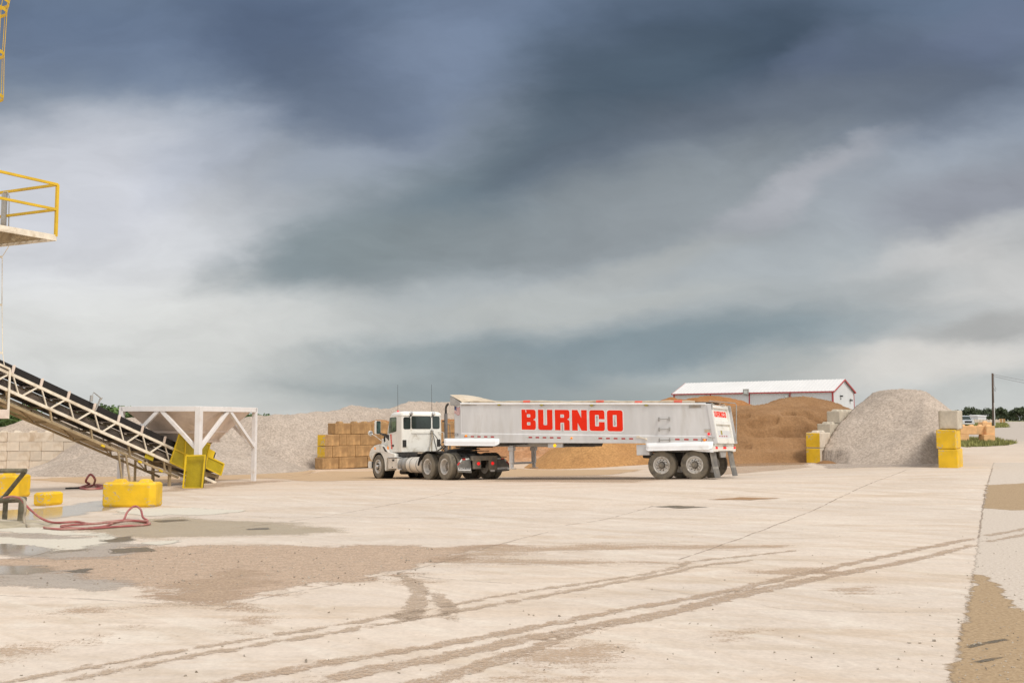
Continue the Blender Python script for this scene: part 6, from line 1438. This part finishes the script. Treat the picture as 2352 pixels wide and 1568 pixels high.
def sky():
    w = bpy.data.worlds.new('World'); SC.world = w; w.use_nodes = True; nt = NT(w.node_tree); bg = w.node_tree.nodes['Background']
    d = nt.new('ShaderNodeTexCoord').outputs['Generated']; sp = nt.new('ShaderNodeSeparateXYZ'); nt.link(d, sp.inputs[0]); x, y, z = sp.outputs
    yc = nt.math('MAXIMUM', y, .12); a0 = nt.math('DIVIDE', x, yc); e0 = nt.math('DIVIDE', z, yc)
    cb = nt.new('ShaderNodeCombineXYZ'); nt.link(a0, cb.inputs[0]); nt.link(e0, cb.inputs[1]); V = cb.outputs[0]
    def nv(scale, rot, loc, amp, det=5, rough=.55):
        n = nt.new('ShaderNodeTexNoise'); n.inputs['Scale'].default_value = 1; n.inputs['Detail'].default_value = det; n.inputs['Roughness'].default_value = rough
        nt.link(nt.mapping(V, scale, (0, 0, rot), loc), n.inputs['Vector'])
        s_ = nt.new('ShaderNodeVectorMath', operation='SUBTRACT'); nt.link(n.outputs['Color'], s_.inputs[0]); s_.inputs[1].default_value = (.5, .5, .5)
        k_ = nt.new('ShaderNodeVectorMath', operation='MULTIPLY'); nt.link(s_.outputs[0], k_.inputs[0]); k_.inputs[1].default_value = amp; return k_.outputs[0]
    def vadd(p, q): n = nt.new('ShaderNodeVectorMath', operation='ADD'); nt.link(p, n.inputs[0]); nt.link(q, n.inputs[1]); return n.outputs[0]
    W = vadd(V, nv((2.6, 6.0, 1), -.3, (2, 5, 0), (.22, .10, 0), 5, .55)); W = vadd(W, nv((11, 21, 1), -.3, (8, 1, 0), (.050, .028, 0), 6, .64))
    n1 = nt.noise(V, 3.0, 4); n3 = nt.noise(nt.mapping(W, (6, 15, 1), (0, 0, -.30), (3, 9, 0)), 1.0, 6, .58, .3)
    spw = nt.new('ShaderNodeSeparateXYZ'); nt.link(W, spw.inputs[0])
    r = nt.new('ShaderNodeValToRGB'); nt.link(nt.math('MULTIPLY', spw.outputs[1], 2.0), r.inputs[0]); el = r.color_ramp.elements
    for i, (py, c) in enumerate(SKYBASE):
        pos = max(0, (HOR-py)/FPX*2.0); q = el[i] if i < 2 else el.new(pos); q.position = pos; q.color = srgb(*c)
    c = r.outputs[0]
    for px, py, sx, sy, ang, w_, col in SKYCLOUDS:
        mp = nt.new('ShaderNodeMapping', vector_type='TEXTURE'); mp.inputs['Location'].default_value = ((px-1176)/FPX, (HOR-py)/FPX, 0); mp.inputs['Rotation'].default_value = (0, 0, R_(ang)); mp.inputs['Scale'].default_value = (sx/FPX, sy/FPX, 1)
        nt.link(W, mp.inputs['Vector']); sp2 = nt.new('ShaderNodeVectorMath', operation='MULTIPLY'); nt.link(mp.outputs[0], sp2.inputs[0]); sp2.inputs[1].default_value = (1, 1, 0)
        ln = nt.new('ShaderNodeVectorMath', operation='LENGTH'); nt.link(sp2.outputs[0], ln.inputs[0])
        c = nt.mix(nt.ss(ln.outputs['Value'], 1.38, .32, 0, w_), c, srgb(*col))
    # fine mottling of the cloud base
    mr = nt.new('ShaderNodeMapRange'); nt.link(n3, mr.inputs[0])
    for i, v in enumerate((.3, .7, .90, 1.10)): mr.inputs[i+1].default_value = v
    sc = nt.new('ShaderNodeVectorMath', operation='SCALE'); nt.link(c, sc.inputs[0]); nt.link(mr.outputs[0], sc.inputs['Scale']); c = sc.outputs[0]
    # the rest of the overcast: brighter deck overhead and behind, sky texture showing through a little
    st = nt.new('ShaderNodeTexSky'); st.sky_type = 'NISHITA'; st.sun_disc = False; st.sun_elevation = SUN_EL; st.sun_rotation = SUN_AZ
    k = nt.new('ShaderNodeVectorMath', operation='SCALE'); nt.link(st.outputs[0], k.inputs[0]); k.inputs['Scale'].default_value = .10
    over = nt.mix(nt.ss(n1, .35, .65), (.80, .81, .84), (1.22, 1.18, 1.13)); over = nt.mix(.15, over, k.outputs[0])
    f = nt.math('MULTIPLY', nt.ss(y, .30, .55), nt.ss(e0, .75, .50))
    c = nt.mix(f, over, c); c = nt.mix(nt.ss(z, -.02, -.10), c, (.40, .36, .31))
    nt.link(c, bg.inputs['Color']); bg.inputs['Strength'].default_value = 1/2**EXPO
# cloud deck as seen: heading, height, extent and slant of each bank
SKYBASE = [(965, (200, 202, 199)), (760, (180, 186, 187)), (560, (168, 175, 180)), (430, (162, 169, 178)), (300, (147, 157, 171)), (160, (128, 142, 161)), (0, (104, 120, 143))]
SKYCLOUDS = [
 (60, 620, 560, 330, 12, .95, (216, 218, 222)), (260, 800, 620, 170, 2, .85, (219, 220, 217)), (120, 420, 340, 170, 14, .7, (208, 211, 220)), (2260, 690, 440, 180, 12, .75, (206, 205, 203)),
 (150, 80, 420, 110, -6, .5, (103, 119, 146)), (1080, 80, 210, 150, 30, .5, (126, 141, 166)), (460, 330, 240, 90, 24, .5, (170, 178, 193)),
 (640, 90, 330, 170, -14, .75, (84, 99, 124)), (820, 230, 300, 100, -12, .65, (100, 114, 134)), (950, 150, 260, 200, 20, .3, (118, 132, 156)), (900, 350, 280, 60, 12, .5, (148, 158, 172)),
 (1080, 470, 560, 150, 15, .85, (126, 138, 145)), (1300, 340, 500, 150, 22, .85, (106, 121, 132)), (1640, 110, 480, 210, 14, .96, (70, 85, 102)), (1430, 210, 300, 130, 30, .7, (84, 99, 114)), (2060, 190, 440, 150, 12, .9, (90, 102, 122)), (1720, 300, 540, 130, 8, .85, (108, 118, 131)), (2330, 70, 170, 80, 20, .4, (112, 124, 150)), (1900, 90, 120, 60, 30, .35, (108, 120, 144)),
 (700, 590, 280, 80, 12, .9, (128, 141, 147)), (960, 560, 360, 90, 8, .7, (138, 148, 152)), (1500, 470, 520, 130, 12, .75, (144, 152, 157)), (2260, 450, 280, 64, 14, .8, (146, 150, 160)), (1860, 430, 240, 40, 24, .6, (184, 185, 192)), (1420, 610, 320, 34, 14, .4, (186, 188, 185)), (2120, 590, 320, 60, 16, .5, (206, 205, 204)),
 (1300, 690, 420, 40, 6, .5, (182, 185, 182)), (1760, 690, 440, 50, 9, .7, (164, 171, 174)), (1400, 800, 760, 78, 5, .9, (130, 146, 154)), (1050, 850, 420, 70, 2, .7, (152, 162, 164)), (1250, 920, 580, 60, 0, .8, (142, 153, 155)), (1700, 880, 320, 50, 3, .5, (160, 168, 168)), (2260, 755, 200, 38, 8, .8, (166, 167, 166)), (2150, 840, 330, 50, 6, .7, (222, 218, 212)), (480, 850, 500, 40, 0, .4, (202, 204, 201))]
sky()
vs_ = SC.view_settings; vs_.view_transform = 'Standard'; vs_.look = 'None'; vs_.gamma = 1; vs_.exposure = EXPO
SC.display_settings.display_device = 'sRGB'
SC.render.resolution_x = 1024; SC.render.resolution_y = 682
SC.cycles.max_bounces = 8; SC.cycles.transparent_max_bounces = 12
